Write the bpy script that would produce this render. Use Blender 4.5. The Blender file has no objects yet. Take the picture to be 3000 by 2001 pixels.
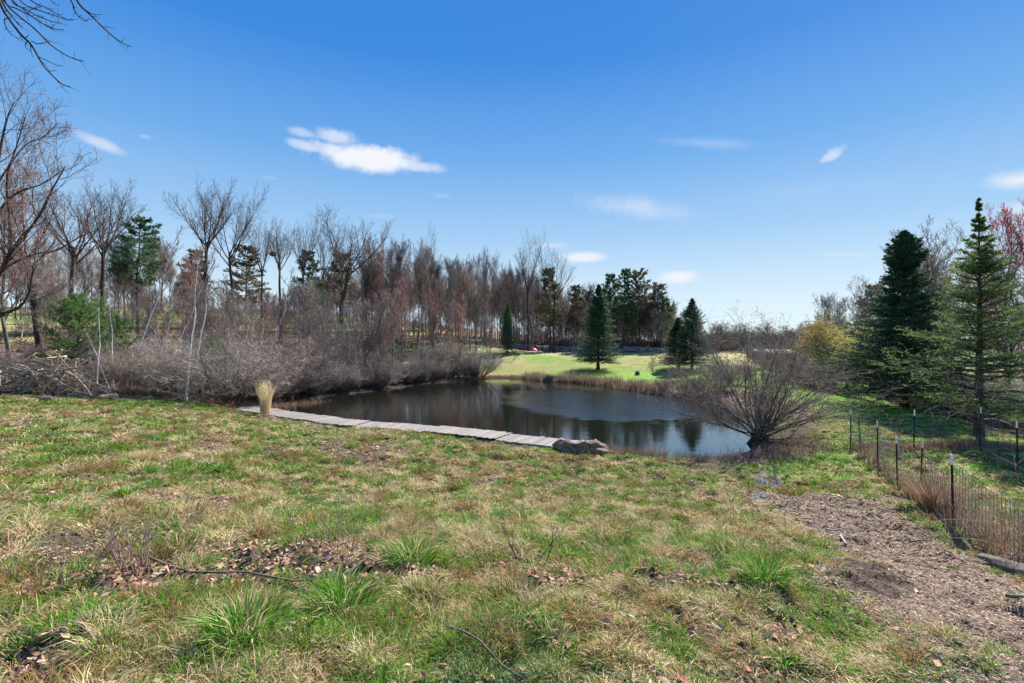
import bpy, math, random
import numpy as np
from mathutils import Vector
rs = np.random.RandomState(7)
random.seed(7)
scene = bpy.context.scene
C = scene.collection
rad = math.radians

# ------------------------------------------------------------------ camera
FX = 1417.0
CAMZ = 4.3
cam_d = bpy.data.cameras.new("camera")
cam_d.sensor_width = 36.0
cam_d.lens = 36.0 * FX / 3000.0
cam_d.clip_start = 0.05
cam_d.clip_end = 6000.0
cam = bpy.data.objects.new("camera", cam_d)
C.objects.link(cam)
cam.location = (0, 0, CAMZ)
cam.rotation_euler = (rad(90), 0, 0)
scene.camera = cam

# ------------------------------------------------------------------ sun, sky, exposure
SUN_AZ = 36.0      # degrees to the right of straight ahead
SUN_EL = 40.0
sd_ = bpy.data.lights.new("sun", 'SUN')
sd_.energy = 5.0
sd_.angle = rad(0.5)
sd_.color = (1.0, 0.955, 0.89)
so = bpy.data.objects.new("sun", sd_)
C.objects.link(so)
sv = Vector((math.sin(rad(SUN_AZ)) * math.cos(rad(SUN_EL)), math.cos(rad(SUN_AZ)) * math.cos(rad(SUN_EL)), math.sin(rad(SUN_EL))))
so.rotation_euler = sv.to_track_quat('Z', 'Y').to_euler()
scene.view_settings.view_transform = 'Standard'
scene.view_settings.look = 'None'
scene.view_settings.exposure = 1.12
scene.view_settings.gamma = 1.0
scene.cycles.max_bounces = 5
scene.cycles.diffuse_bounces = 2
scene.cycles.glossy_bounces = 2
scene.cycles.transmission_bounces = 3
scene.cycles.transparent_max_bounces = 6
scene.cycles.sample_clamp_indirect = 4.0
scene.cycles.caustics_reflective = False
scene.cycles.caustics_refractive = False

world = bpy.data.worlds.new("World")
scene.world = world
world.use_nodes = True


class NT:
    """small helper round a node tree"""
    def __init__(s, tree):
        s.t = tree
        s.n = tree.nodes
        s.l = tree.links

    def add(s, typ, **kw):
        nd = s.n.new(typ)
        for k, v in kw.items():
            setattr(nd, k, v)
        return nd

    def link(s, a, b):
        s.l.new(a, b)

    def setin(s, sock, v):
        if hasattr(v, 'links') or isinstance(v, bpy.types.NodeSocket):
            s.l.new(v, sock)
        else:
            sock.default_value = v

    def math(s, op, a, b=None, c=None, clamp=False):
        nd = s.n.new('ShaderNodeMath')
        nd.operation = op
        nd.use_clamp = clamp
        s.setin(nd.inputs[0], a)
        if b is not None:
            s.setin(nd.inputs[1], b)
        if c is not None:
            s.setin(nd.inputs[2], c)
        return nd.outputs[0]

    def mix(s, f, a, b, blend='MIX'):
        nd = s.n.new('ShaderNodeMix')
        nd.data_type = 'RGBA'
        nd.blend_type = blend
        s.setin(nd.inputs[0], f)
        s.setin(nd.inputs[6], a)
        s.setin(nd.inputs[7], b)
        return nd.outputs[2]

    def noise(s, vec, scale, detail=4, rough=0.55, dim='3D', dist=0.0):
        nd = s.n.new('ShaderNodeTexNoise')
        nd.noise_dimensions = dim
        nd.inputs['Scale'].default_value = scale
        nd.inputs['Detail'].default_value = detail
        nd.inputs['Roughness'].default_value = rough
        nd.inputs['Distortion'].default_value = dist
        if vec is not None:
            s.l.new(vec, nd.inputs['Vector'])
        return nd.outputs[0]

    def smooth(s, v, a, b, lo=0.0, hi=1.0):
        nd = s.n.new('ShaderNodeMapRange')
        nd.interpolation_type = 'SMOOTHSTEP'
        s.setin(nd.inputs[0], v)
        nd.inputs[1].default_value = a
        nd.inputs[2].default_value = b
        nd.inputs[3].default_value = lo
        nd.inputs[4].default_value = hi
        return nd.outputs[0]

    def ramp(s, f, stops):
        nd = s.n.new('ShaderNodeValToRGB')
        el = nd.color_ramp.elements
        while len(el) < len(stops):
            el.new(0.5)
        for e, (p, c) in zip(el, stops):
            e.position = p
            e.color = (c[0], c[1], c[2], 1)
        s.l.new(f, nd.inputs[0])
        return nd.outputs[0]


def build_world():
    w = NT(world.node_tree)
    w.n.clear()
    out = w.add('ShaderNodeOutputWorld')
    bg = w.add('ShaderNodeBackground')
    bg.inputs['Strength'].default_value = 0.092
    sky = w.add('ShaderNodeTexSky', sky_type='NISHITA')
    sky.sun_disc = False
    sky.sun_elevation = rad(SUN_EL)
    sky.sun_rotation = rad(SUN_AZ)
    sky.altitude = 100
    sky.air_density = 1.0
    sky.dust_density = 0.3
    sky.ozone_density = 2.0
    tc = w.add('ShaderNodeTexCoord')
    sx = w.add('ShaderNodeSeparateXYZ')
    w.link(tc.outputs['Generated'], sx.inputs[0])
    X, Y, Z = sx.outputs
    el = w.math('ARCSINE', Z)
    el = w.math('MULTIPLY', el, 180 / math.pi)
    az = w.math('ARCTAN2', X, Y)
    az = w.math('MULTIPLY', az, 180 / math.pi)
    # clear dry spring air: pale near the horizon, saturated higher up
    elf = w.math('DIVIDE', el, 60.0, clamp=True)
    grad = w.ramp(elf, [(0.0, (3.9, 4.6, 4.9)), (0.08, (3.3, 4.15, 4.75)), (0.20, (1.85, 3.05, 4.5)), (0.34, (0.80, 2.10, 4.2)),
                        (0.50, (0.22, 1.28, 3.75)), (0.75, (0.12, 1.0, 3.3)), (1.0, (0.12, 0.85, 2.9))])
    col = w.mix(0.96, sky.outputs[0], grad)
    # clouds, laid out by compass direction and height
    nz = w.noise(tc.outputs['Generated'], 18, 7, 0.6)
    nz2 = w.noise(tc.outputs['Generated'], 60, 5, 0.6)
    nsum = w.math('ADD', w.math('MULTIPLY', w.math('SUBTRACT', nz, 0.5), 1.7), w.math('MULTIPLY', w.math('SUBTRACT', nz2, 0.5), 0.7))
    total = None

    def cloud(px, py, wpx, hpx, tilt, dens, soft, rag):
        nonlocal total
        a0 = math.degrees(math.atan((px - 1500) / FX))
        e0 = math.degrees(math.atan((1000 - py) / FX * math.cos(rad(a0))))
        k = math.degrees(1 / FX) * math.cos(rad(a0)) ** 2
        wa = wpx * k
        he = hpx * math.degrees(1 / FX) * math.cos(rad(a0)) * math.cos(rad(e0)) ** 2
        dx = w.math('SUBTRACT', az, a0)
        dy = w.math('SUBTRACT', el, e0)
        if tilt:
            dy = w.math('ADD', dy, w.math('MULTIPLY', dx, tilt * he / wa))
        r2 = w.math('ADD', w.math('POWER', w.math('ABSOLUTE', w.math('DIVIDE', dx, wa)), 2.0),
                    w.math('POWER', w.math('ABSOLUTE', w.math('DIVIDE', dy, he)), 2.0))
        f = w.math('SUBTRACT', 1.0, w.math('SQRT', r2))
        f = w.math('ADD', f, w.math('MULTIPLY', nsum, rag))
        f = w.smooth(f, 0.0, soft, 0.0, dens)
        total = f if total is None else w.math('MAXIMUM', total, f)
    cloud(1085, 465, 180, 50, 0.0, 0.95, 0.6, 0.6)
    cloud(990, 448, 110, 34, 0.5, 0.8, 0.7, 0.6)
    cloud(915, 432, 85, 20, 0.5, 0.55, 0.8, 0.7)
    cloud(1215, 486, 110, 22, 0.2, 0.6, 0.8, 0.6)
    cloud(985, 400, 82, 34, 0.0, 0.6, 0.8, 0.7)
    cloud(885, 387, 60, 18, 0.2, 0.4, 0.8, 0.7)
    cloud(295, 420, 95, 24, 0.8, 0.5, 0.9, 0.5)
    cloud(425, 400, 25, 9, 0, 0.22, 0.9, 0.5)
    cloud(1710, 753, 88, 22, 0.0, 0.8, 0.8, 0.5)
    cloud(1600, 720, 80, 14, 0.0, 0.3, 0.9, 0.5)
    cloud(1985, 812, 80, 26, 0.0, 0.75, 0.8, 0.5)
    cloud(2432, 456, 44, 18, -0.8, 0.5, 1.0, 1.5)
    cloud(2990, 525, 140, 42, 0.2, 0.75, 1.0, 0.6)
    cloud(2980, 610, 90, 26, 0.3, 0.4, 1.0, 0.6)
    cloud(2740, 703, 75, 9, 1.5, 0.4, 1.0, 0.4)
    cloud(2480, 745, 150, 9, 1.5, 0.2, 1.0, 0.4)
    cloud(1850, 605, 220, 44, 0.9, 0.36, 1.2, 0.9)
    cloud(2080, 420, 210, 24, 1.6, 0.2, 1.2, 0.4)
    cloud(1290, 573, 45, 10, 0, 0.14, 1.0, 0.6)
    cloud(1110, 632, 70, 12, 0, 0.15, 1.0, 0.6)
    cloud(790, 520, 50, 8, 0, 0.12, 1.0, 0.6)
    cloud(2350, 560, 420, 60, 0.3, 0.08, 1.5, 0.5)
    sc_ = w.math('MULTIPLY', total, 1.0, clamp=True)
    col2 = w.mix(sc_, col, (4.7, 4.75, 5.0, 1))
    w.link(col2, bg.inputs['Color'])
    w.link(bg.outputs[0], out.inputs['Surface'])


build_world()

# ------------------------------------------------------------------ helpers
def P3(px, py, d):
    return np.array([(px - 1500) / FX * d, d, CAMZ - (py - 1000) / FX * d])


def srgb(r, g, b):
    f = lambda c: ((c / 255.0) / 12.92 if c / 255.0 <= 0.04045 else ((c / 255.0 + 0.055) / 1.055) ** 2.4)
    return (f(r), f(g), f(b))


def vnoise(x, y, seed=0):
    """2D value noise, vectorised, 0..1"""
    xi = np.floor(x).astype(np.int64)
    yi = np.floor(y).astype(np.int64)
    xf = x - xi
    yf = y - yi
    def h(a, b):
        n = (a * 374761393 + b * 668265263 + seed * 974634777) & 0xffffffff
        n = ((n ^ (n >> 13)) * 1274126177) & 0xffffffff
        n = n ^ (n >> 16)
        return (n & 0xffff) / 65535.0
    u = xf * xf * (3 - 2 * xf)
    v = yf * yf * (3 - 2 * yf)
    return (h(xi, yi) * (1 - u) + h(xi + 1, yi) * u) * (1 - v) + (h(xi, yi + 1) * (1 - u) + h(xi + 1, yi + 1) * u) * v


def fbm(x, y, sc, seed=0, oct=4):
    s = 0
    a = 0.5
    t = 0
    for i in range(oct):
        s = s + a * vnoise(x * sc + 17.3 * i, y * sc - 9.1 * i, seed + i)
        t += a
        a *= 0.5
        sc *= 2.03
    return s / t


def sstep(a, b, x):
    t = np.clip((x - a) / (b - a), 0, 1)
    return t * t * (3 - 2 * t)


def build_mesh(name, V, faces, mat, parent=None, col=None, smooth=False):
    """V (n,3); faces list of int arrays (m,3) or (m,4)"""
    me = bpy.data.meshes.new(name)
    V = np.asarray(V, dtype=np.float32)
    faces = [np.asarray(f, dtype=np.int32) for f in faces if len(f)]
    me.vertices.add(len(V))
    me.vertices.foreach_set('co', V.ravel())
    nl = sum(f.size for f in faces)
    npoly = sum(len(f) for f in faces)
    me.loops.add(nl)
    me.polygons.add(npoly)
    me.loops.foreach_set('vertex_index', np.concatenate([f.ravel() for f in faces]))
    tot = np.concatenate([np.full(len(f), f.shape[1], dtype=np.int32) for f in faces])
    st = np.concatenate([[0], np.cumsum(tot)[:-1]]).astype(np.int32)
    me.polygons.foreach_set('loop_start', st)
    me.polygons.foreach_set('loop_total', tot)
    me.polygons.foreach_set('use_smooth', np.full(npoly, smooth, dtype=bool))
    if col is not None:
        at = me.color_attributes.new('Col', 'FLOAT_COLOR', 'POINT')
        c4 = np.ones((len(V), 4), dtype=np.float32)
        c4[:, :3] = col
        at.data.foreach_set('color', c4.ravel())
    me.update(calc_edges=True)
    me.materials.append(mat)
    o = bpy.data.objects.new(name, me)
    C.objects.link(o)
    if parent is not None:
        o.parent = parent
    return o


def tag(o, label=None, cat=None, group=None, kind=None):
    if label:
        o['label'] = label
    if cat:
        o['category'] = cat
    if group:
        o['group'] = group
    if kind:
        o['kind'] = kind
    return o


def thing(name, label, cat, loc=(0, 0, 0), rz=0.0, group=None, scale=None):
    o = bpy.data.objects.new(name, None)
    C.objects.link(o)
    o.empty_display_size = 0.3
    o.location = [float(v) for v in loc]
    o.rotation_euler = (0, 0, rz)
    if scale is not None:
        o.scale = scale if hasattr(scale, '__len__') else (scale,) * 3
    return tag(o, label, cat, group)


KIDS = {}


def copy_tree(root, loc, rz, scale, label, group=None, tilt=None):
    r = root.copy()
    C.objects.link(r)
    r.location = [float(v) for v in loc]
    r.rotation_euler = (0, 0, rz) if tilt is None else (tilt[0], tilt[1], rz)
    r.scale = scale if hasattr(scale, '__len__') else (scale,) * 3
    r['label'] = label
    if group:
        r['group'] = group
    elif 'group' in r:
        del r['group']
    for ch in root.children:
        c = ch.copy()
        C.objects.link(c)
        c.parent = r
    return r


def norm(v):
    return v / np.maximum(np.linalg.norm(v, axis=-1, keepdims=True), 1e-9)


def tubes(P, R, sides=4, cap=False):
    """P (N,K,3) polylines, R (N,K) radii -> verts, quads"""
    N, K, _ = P.shape
    T = np.empty_like(P)
    T[:, 1:-1] = P[:, 2:] - P[:, :-2]
    T[:, 0] = P[:, 1] - P[:, 0]
    T[:, -1] = P[:, -1] - P[:, -2]
    T = norm(T)
    md = norm(P[:, -1] - P[:, 0])
    ref = np.where(np.abs(md[:, 2:3]) > 0.8, np.array([[1.0, 0.13, 0.0]]), np.array([[0.05, 0.1, 1.0]]))
    ref = np.repeat(ref[:, None, :], K, axis=1)
    U = norm(np.cross(T, ref))
    W = np.cross(T, U)
    a = np.arange(sides) / sides * 2 * np.pi
    ca, sa = np.cos(a), np.sin(a)
    V = P[:, :, None, :] + R[:, :, None, None] * (U[:, :, None, :] * ca[None, None, :, None] + W[:, :, None, :] * sa[None, None, :, None])
    idx = np.arange(N * K * sides).reshape(N, K, sides)
    nx = np.roll(idx, -1, axis=2)
    q = np.stack([idx[:, :-1], nx[:, :-1], nx[:, 1:], idx[:, 1:]], axis=-1).reshape(-1, 4)
    fs = [q]
    if cap:
        for i in range(1, sides - 1):
            fs.append(np.stack([idx[:, 0, 0], idx[:, 0, i + 1], idx[:, 0, i]], -1))
            fs.append(np.stack([idx[:, -1, 0], idx[:, -1, i], idx[:, -1, i + 1]], -1))
    return V.reshape(-1, 3), fs


class Geo:
    def __init__(s):
        s.V, s.F3, s.F4, s.n, s.Cc = [], [], [], 0, []

    def add(s, V, faces, col=None):
        V = np.asarray(V, dtype=np.float32).reshape(-1, 3)
        for f in faces:
            f = np.asarray(f)
            if len(f) == 0:
                continue
            (s.F3 if f.shape[1] == 3 else s.F4).append(f + s.n)
        s.V.append(V)
        if col is not None:
            s.Cc.append(np.broadcast_to(np.asarray(col, dtype=np.float32), (len(V), 3)))
        s.n += len(V)

    def tube(s, P, R, sides=4, cap=False, col=None):
        P = np.asarray(P, dtype=float)
        if P.ndim == 2:
            P = P[None]
        R = np.broadcast_to(np.asarray(R, dtype=float), P.shape[:2])
        v, f = tubes(P, R, sides, cap)
        if col is not None and np.ndim(col) == 2:
            col = np.repeat(np.asarray(col), P.shape[1] * sides, axis=0)
        s.add(v, f, col)

    def build(s, name, mat, parent=None, smooth=False):
        fs = []
        if s.F3:
            fs.append(np.concatenate(s.F3))
        if s.F4:
            fs.append(np.concatenate(s.F4))
        return build_mesh(name, np.concatenate(s.V), fs, mat, parent, np.concatenate(s.Cc) if s.Cc else None, smooth)


def box(g, c, sx, sy, sz, R=None, col=None, jit=0.0):
    v = np.array([[x, y, z] for z in (-.5, .5) for y in (-.5, .5) for x in (-.5, .5)]) * [sx, sy, sz]
    if jit:
        v = v + rs.normal(0, jit, v.shape)
    if R is not None:
        v = v @ np.asarray(R).T
    v = v + np.asarray(c)
    f = [[0, 2, 3, 1], [4, 5, 7, 6], [0, 1, 5, 4], [2, 6, 7, 3], [0, 4, 6, 2], [1, 3, 7, 5]]
    g.add(v, [np.array(f)], col)


def polyline(pts, K):
    """resample a hand-made polyline smoothly to K points (Catmull-Rom)"""
    pts = np.asarray(pts, dtype=float)
    p = np.vstack([2 * pts[0] - pts[1], pts, 2 * pts[-1] - pts[-2]])
    n = len(pts) - 1
    t = np.linspace(0, n - 1e-6, K)
    i = t.astype(int)
    f = (t - i)[:, None]
    a, b, c, d = p[i], p[i + 1], p[i + 2], p[i + 3]
    return 0.5 * ((2 * b) + (-a + c) * f + (2 * a - 5 * b + 4 * c - d) * f ** 2 + (-a + 3 * b - 3 * c + d) * f ** 3)


# ------------------------------------------------------------------ materials
def new_mat(name):
    m = bpy.data.materials.new(name)
    m.use_nodes = True
    t = NT(m.node_tree)
    t.n.clear()
    return m, t


def mat_attr(name, rough=0.8, transl=0.0, noise_sc=0.0, spec=0.2, bump=0.0, amp=0.5):
    m, t = new_mat(name)
    out = t.add('ShaderNodeOutputMaterial')
    at = t.add('ShaderNodeVertexColor', layer_name='Col')
    col = at.outputs[0]
    geo = t.add('ShaderNodeNewGeometry')
    if noise_sc:
        n = t.noise(geo.outputs['Position'], noise_sc, 5, 0.65)
        v = t.smooth(n, 0.25, 0.75, 1 - amp, 1 + amp)
        cmb = t.add('ShaderNodeCombineColor')
        for i in range(3):
            t.link(v, cmb.inputs[i])
        col = t.mix(1.0, col, cmb.outputs[0], 'MULTIPLY')
    p = t.add('ShaderNodeBsdfPrincipled')
    t.link(col, p.inputs['Base Color'])
    p.inputs['Roughness'].default_value = rough
    p.inputs['Specular IOR Level'].default_value = spec
    sh = p.outputs[0]
    if transl:
        tr = t.add('ShaderNodeBsdfTranslucent')
        t.link(col, tr.inputs['Color'])
        mx = t.add('ShaderNodeMixShader')
        mx.inputs[0].default_value = transl
        t.link(sh, mx.inputs[1])
        t.link(tr.outputs[0], mx.inputs[2])
        sh = mx.outputs[0]
    t.link(sh, out.inputs['Surface'])
    return m


def mat_noise(name, c1, c2, scale=(8, 8, 8), rough=0.85, transl=0.0, bump=0.0, lo=0.3, hi=0.7, coords='Object', spec=0.2, detail=5):
    m, t = new_mat(name)
    out = t.add('ShaderNodeOutputMaterial')
    tc = t.add('ShaderNodeTexCoord')
    mp = t.add('ShaderNodeMapping')
    mp.inputs['Scale'].default_value = scale
    t.link(tc.outputs[coords], mp.inputs[0])
    n = t.noise(mp.outputs[0], 1.0, detail, 0.65)
    f = t.smooth(n, lo, hi)
    col = t.mix(f, (*c1, 1), (*c2, 1))
    oi = t.add('ShaderNodeObjectInfo')
    hv = t.add('ShaderNodeHueSaturation')
    t.link(col, hv.inputs['Color'])
    t.link(t.smooth(oi.outputs['Random'], 0, 1, 0.82, 1.18), hv.inputs['Value'])
    col = hv.outputs[0]
    p = t.add('ShaderNodeBsdfPrincipled')
    t.link(col, p.inputs['Base Color'])
    p.inputs['Roughness'].default_value = rough
    p.inputs['Specular IOR Level'].default_value = spec
    if bump:
        b = t.add('ShaderNodeBump')
        b.inputs['Strength'].default_value = bump
        b.inputs['Distance'].default_value = 0.02
        t.link(n, b.inputs['Height'])
        t.link(b.outputs[0], p.inputs['Normal'])
    sh = p.outputs[0]
    if transl:
        tr = t.add('ShaderNodeBsdfTranslucent')
        t.link(col, tr.inputs['Color'])
        mx = t.add('ShaderNodeMixShader')
        mx.inputs[0].default_value = transl
        t.link(sh, mx.inputs[1])
        t.link(tr.outputs[0], mx.inputs[2])
        sh = mx.outputs[0]
    t.link(sh, out.inputs['Surface'])
    return m


M = dict(
    bark=mat_noise('bark', (0.075, 0.062, 0.052), (0.20, 0.17, 0.145), (9, 9, 2.5), bump=0.5),
    dark_bark=mat_noise('dark_bark', (0.035, 0.028, 0.024), (0.10, 0.082, 0.07), (9, 9, 2.5), bump=0.5),
    twig=mat_noise('twig', (0.24, 0.18, 0.145), (0.45, 0.35, 0.285), (1.3, 1.3, 1.3)),
    grey_twig=mat_noise('grey_twig', (0.25, 0.21, 0.18), (0.47, 0.405, 0.35), (1.5, 1.5, 1.5)),
    red_twig=mat_noise('red_twig', (0.28, 0.18, 0.155), (0.46, 0.32, 0.28), (1.2, 1.2, 1.2)),
    dark_twig=mat_noise('dark_twig', (0.10, 0.078, 0.068), (0.25, 0.205, 0.18), (1.5, 1.5, 1.5)),
    tan_twig=mat_noise('tan_twig', (0.30, 0.21, 0.13), (0.5, 0.38, 0.25), (2, 2, 2)),
    birch=mat_noise('birch_bark', (0.16, 0.15, 0.14), (0.82, 0.79, 0.75), (6, 6, 16), lo=0.36, hi=0.46),
    bud=mat_noise('red_bud', (0.42, 0.19, 0.15), (0.62, 0.34, 0.27), (2, 2, 2), transl=0.4),
    crimson=mat_noise('crimson_bud', (0.46, 0.11, 0.10), (0.68, 0.24, 0.22), (2, 2, 2), transl=0.4),
    budbrown=mat_noise('brown_bud', (0.20, 0.10, 0.06), (0.36, 0.19, 0.12), (2, 2, 2), transl=0.3),
    willow=mat_noise('willow_strand', (0.60, 0.55, 0.16), (0.85, 0.80, 0.34), (1.5, 1.5, 1.5), transl=0.4),
    olive=mat_noise('olive_twig', (0.32, 0.26, 0.09), (0.55, 0.46, 0.17), (1.5, 1.5, 1.5), transl=0.3),
    spruce=mat_noise('spruce_needles', (0.03, 0.08, 0.042), (0.10, 0.20, 0.09), (1.6, 1.6, 1.6), transl=0.25, rough=0.6, spec=0.3),
    fir=mat_noise('fir_needles', (0.06, 0.12, 0.035), (0.24, 0.34, 0.11), (1.1, 1.1, 1.1), transl=0.45, rough=0.55, spec=0.35),
    pine=mat_noise('pine_needles', (0.045, 0.10, 0.05), (0.14, 0.24, 0.10), (0.7, 0.7, 0.7), transl=0.3, rough=0.6),
    brownpine=mat_noise('dull_pine_needles', (0.11, 0.10, 0.06), (0.25, 0.22, 0.12), (0.6, 0.6, 0.6), transl=0.3),
    youngpine=mat_noise('young_pine_needles', (0.055, 0.125, 0.035), (0.20, 0.33, 0.095), (1.4, 1.4, 1.4), transl=0.35),
    grass=mat_attr('grass_blades', 0.85, 0.35, 0, 0.08),
    straw=mat_attr('dry_blades', 0.85, 0.25, 0, 0.08),
    litter=mat_attr('leaf_litter', 0.9, 0.1, 0, 0.08),
    sticks=mat_attr('cut_wood', 0.85, 0, 9, 0.15, amp=0.35),
    dock=mat_attr('weathered_planks', 0.85, 0, 14, 0.2, amp=0.3),
    log=mat_noise('weathered_log', (0.085, 0.062, 0.045), (0.36, 0.28, 0.20), (3, 26, 26), bump=1.0, lo=0.3, hi=0.62),
    board=mat_noise('grey_board', (0.05, 0.045, 0.03), (0.20, 0.18, 0.13), (3, 22, 22), bump=0.6),
    post=mat_noise('green_post_paint', (0.012, 0.02, 0.016), (0.04, 0.05, 0.042), (20, 20, 8), rough=0.6),
    posttop=mat_noise('white_post_tip', (0.42, 0.38, 0.33), (0.8, 0.79, 0.76), (30, 30, 12), rough=0.6, lo=0.3, hi=0.45),
    orangetop=mat_noise('rusty_post_tip', (0.35, 0.12, 0.04), (0.55, 0.2, 0.07), (30, 30, 12), rough=0.6),
    wire=mat_noise('galvanised_wire', (0.07, 0.065, 0.06), (0.26, 0.25, 0.24), (4, 4, 4), rough=0.45, spec=0.5),
    red=mat_noise('red_tarpaulin', (0.55, 0.03, 0.045), (0.75, 0.07, 0.09), (3, 3, 3), rough=0.5, bump=0.5),
    roof=mat_noise('pale_roof', (0.20, 0.20, 0.22), (0.32, 0.32, 0.34), (2, 20, 2), rough=0.6),
    wallp=mat_noise('grey_siding', (0.22, 0.22, 0.22), (0.34, 0.34, 0.34), (2, 2, 20), rough=0.8),
    glass=mat_noise('dark_pane', (0.02, 0.025, 0.03), (0.05, 0.06, 0.07), (2, 2, 2), rough=0.1, spec=0.5),
    stone=mat_noise('field_stone', (0.13, 0.12, 0.11), (0.36, 0.34, 0.31), (5, 5, 5), bump=0.8),
)

# ------------------------------------------------------------------ terrain heights
def W(px, py, d):
    p = P3(px, py, d)
    return [p[0], p[1], p[2]]


CP = [(-4, 1, 2.75), (0, 1, 2.8), (4, 1, 2.72), (-4, -8, 3.4), (4, -8, 3.4), (0, -25, 4.5), (-20, -10, 4.0), (20, -10, 3.2),
      (-6, 2.3, 2.72), (0, 2.3, 2.7), (2.5, 2.4, 2.6), (6, 2.5, 2.3),
      W(1700, 1330, 17.6), W(1600, 1312, 18.3), W(1300, 1275, 20.2), W(1000, 1253, 22.2), W(700, 1196, 28.5), W(500, 1172, 27.5), W(0, 1158, 24),
      W(250, 1163, 26), W(1850, 1350, 16.8), W(2000, 1372, 15.6), W(2150, 1368, 15.6), W(2300, 1335, 17.3), W(2450, 1200, 28), W(2500, 1312, 17.9), W(2430, 1160, 33),
      W(2640, 1190, 29), W(2868, 1290, 18.6), W(2798, 1544, 9.2), W(2704, 1462, 11.0), W(2632, 1432, 12.6), W(2576, 1370, 14.8),
      W(3000, 1690, 7.0), W(2300, 1480, 11.3), W(2100, 1450, 12.6), W(2677, 1312, 16.4),
      W(1500, 1450, 11.3), W(900, 1420, 10.8), W(300, 1380, 10.2), W(-100, 1330, 12.0), W(500, 1270, 16),
      W(0, 1640, 4.1), W(1000, 1640, 4.2), W(1500, 1640, 4.3), W(2200, 1640, 4.7),
      W(1500, 1103, 58), W(1550, 1062, 68), W(1550, 1028, 84), W(1900, 1098, 57), W(1750, 1082, 62), W(1900, 1052, 75), W(1900, 1032, 86),
      W(2050, 1050, 80), W(2200, 1080, 60), W(2300, 1052, 80), W(2400, 1120, 45), W(2200, 1024, 110), W(2450, 1030, 100),
      W(300, 1130, 31), W(100, 1100, 36), W(50, 985, 52), W(50, 946, 72), W(400, 1000, 52), W(376, 905, 100), W(700, 910, 112), W(600, 1000, 58),
      W(1000, 985, 86), W(1230, 948, 120), W(1300, 1003, 80), W(1100, 1018, 70), W(1060, 1045, 60), W(700, 1100, 41), W(900, 1082, 48), W(1300, 1085, 62),
      W(1600, 1015, 120), W(1950, 1012, 125), (-130, 60, 9), (-160, 150, 13), (-60, 170, 13), (20, 190, 6), (120, 180, 2.5), (150, 80, 1.0),
      W(2450, 1158, 35), W(2700, 1203, 28), W(2800, 1243, 24), W(3000, 1292, 20.5), (26, 30, -0.7), (32, 22, -0.9), (40, 36, -1.2), (30, 10, 0.1), (80, 60, 0.0),
      (-40, 20, 2.2), (-60, 40, 4.5), (60, 0, 1.0), (-50, -10, 4.0)]
CP = np.array(CP, dtype=float)


def _k(r2):
    return 0.5 * r2 * np.log(np.maximum(r2, 1e-12))


def _fit():
    X = CP[:, :2] / 50
    n = len(X)
    D = ((X[:, None] - X[None]) ** 2).sum(-1)
    K = _k(D) + np.eye(n) * 0.0006
    Pm = np.hstack([np.ones((n, 1)), X])
    A = np.zeros((n + 3, n + 3))
    A[:n, :n] = K
    A[:n, n:] = Pm
    A[n:, :n] = Pm.T
    return np.linalg.solve(A, np.concatenate([CP[:, 2], np.zeros(3)]))


TW = _fit()


def tps(x, y):
    x = np.asarray(x, float)
    y = np.asarray(y, float)
    sh = x.shape
    x = x.ravel()
    y = y.ravel()
    r = np.hypot(x, y)
    f = np.minimum(1, 215 / np.maximum(r, 1e-6))
    xs, ys = x * f / 50, y * f / 50
    out = np.empty(len(x))
    for i in range(0, len(x), 40000):
        a, b = xs[i:i + 40000], ys[i:i + 40000]
        D = (a[:, None] - CP[None, :, 0] / 50) ** 2 + (b[:, None] - CP[None, :, 1] / 50) ** 2
        out[i:i + 40000] = _k(D) @ TW[:-3] + TW[-3] + TW[-2] * a + TW[-1] * b
    t = sstep(150, 600, r)
    out = out * (1 - t) + 2.6 * t
    return np.clip(out, -2.5, 16).reshape(sh)


def shore(px, py):
    d = 6093.0 / (py - 1000)
    return [(px - 1500) / FX * d, d]


DOCK = np.array([[-17.3, 30.0], [-11.2, 26.2], [-8.4, 24.2], [-5.3, 23.2], [-2.7, 21.9], [0.0, 20.4], [1.95, 19.4], [3.1, 18.7]])
POND = [shore(2180, 1330), shore(2130, 1348), shore(2060, 1352), shore(1950, 1343), shore(1850, 1334), shore(1770, 1322),
        [3.4, 18.6], [1.95, 19.3], [0, 20.3], [-2.7, 21.8], [-5.3, 23.1], [-8.4, 24.1], [-11.2, 26.2], [-15.5, 29.5],
        shore(790, 1192), shore(870, 1176), shore(960, 1160), shore(1090, 1146), shore(1180, 1134), shore(1280, 1120), shore(1350, 1112), shore(1450, 1106),
        shore(1520, 1108), shore(1600, 1116), shore(1700, 1122), shore(1780, 1131), shore(1850, 1143), shore(1950, 1158), shore(2050, 1173),
        shore(2130, 1192), shore(2200, 1218), shore(2235, 1250), shore(2240, 1285), shore(2225, 1315)]


def chaikin(p, n=2):
    p = np.array(p, float)
    for _ in range(n):
        q = np.roll(p, -1, 0)
        p = np.stack([p * .75 + q * .25, p * .25 + q * .75], 1).reshape(-1, 2)
    return p


POND = chaikin(POND)


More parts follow.
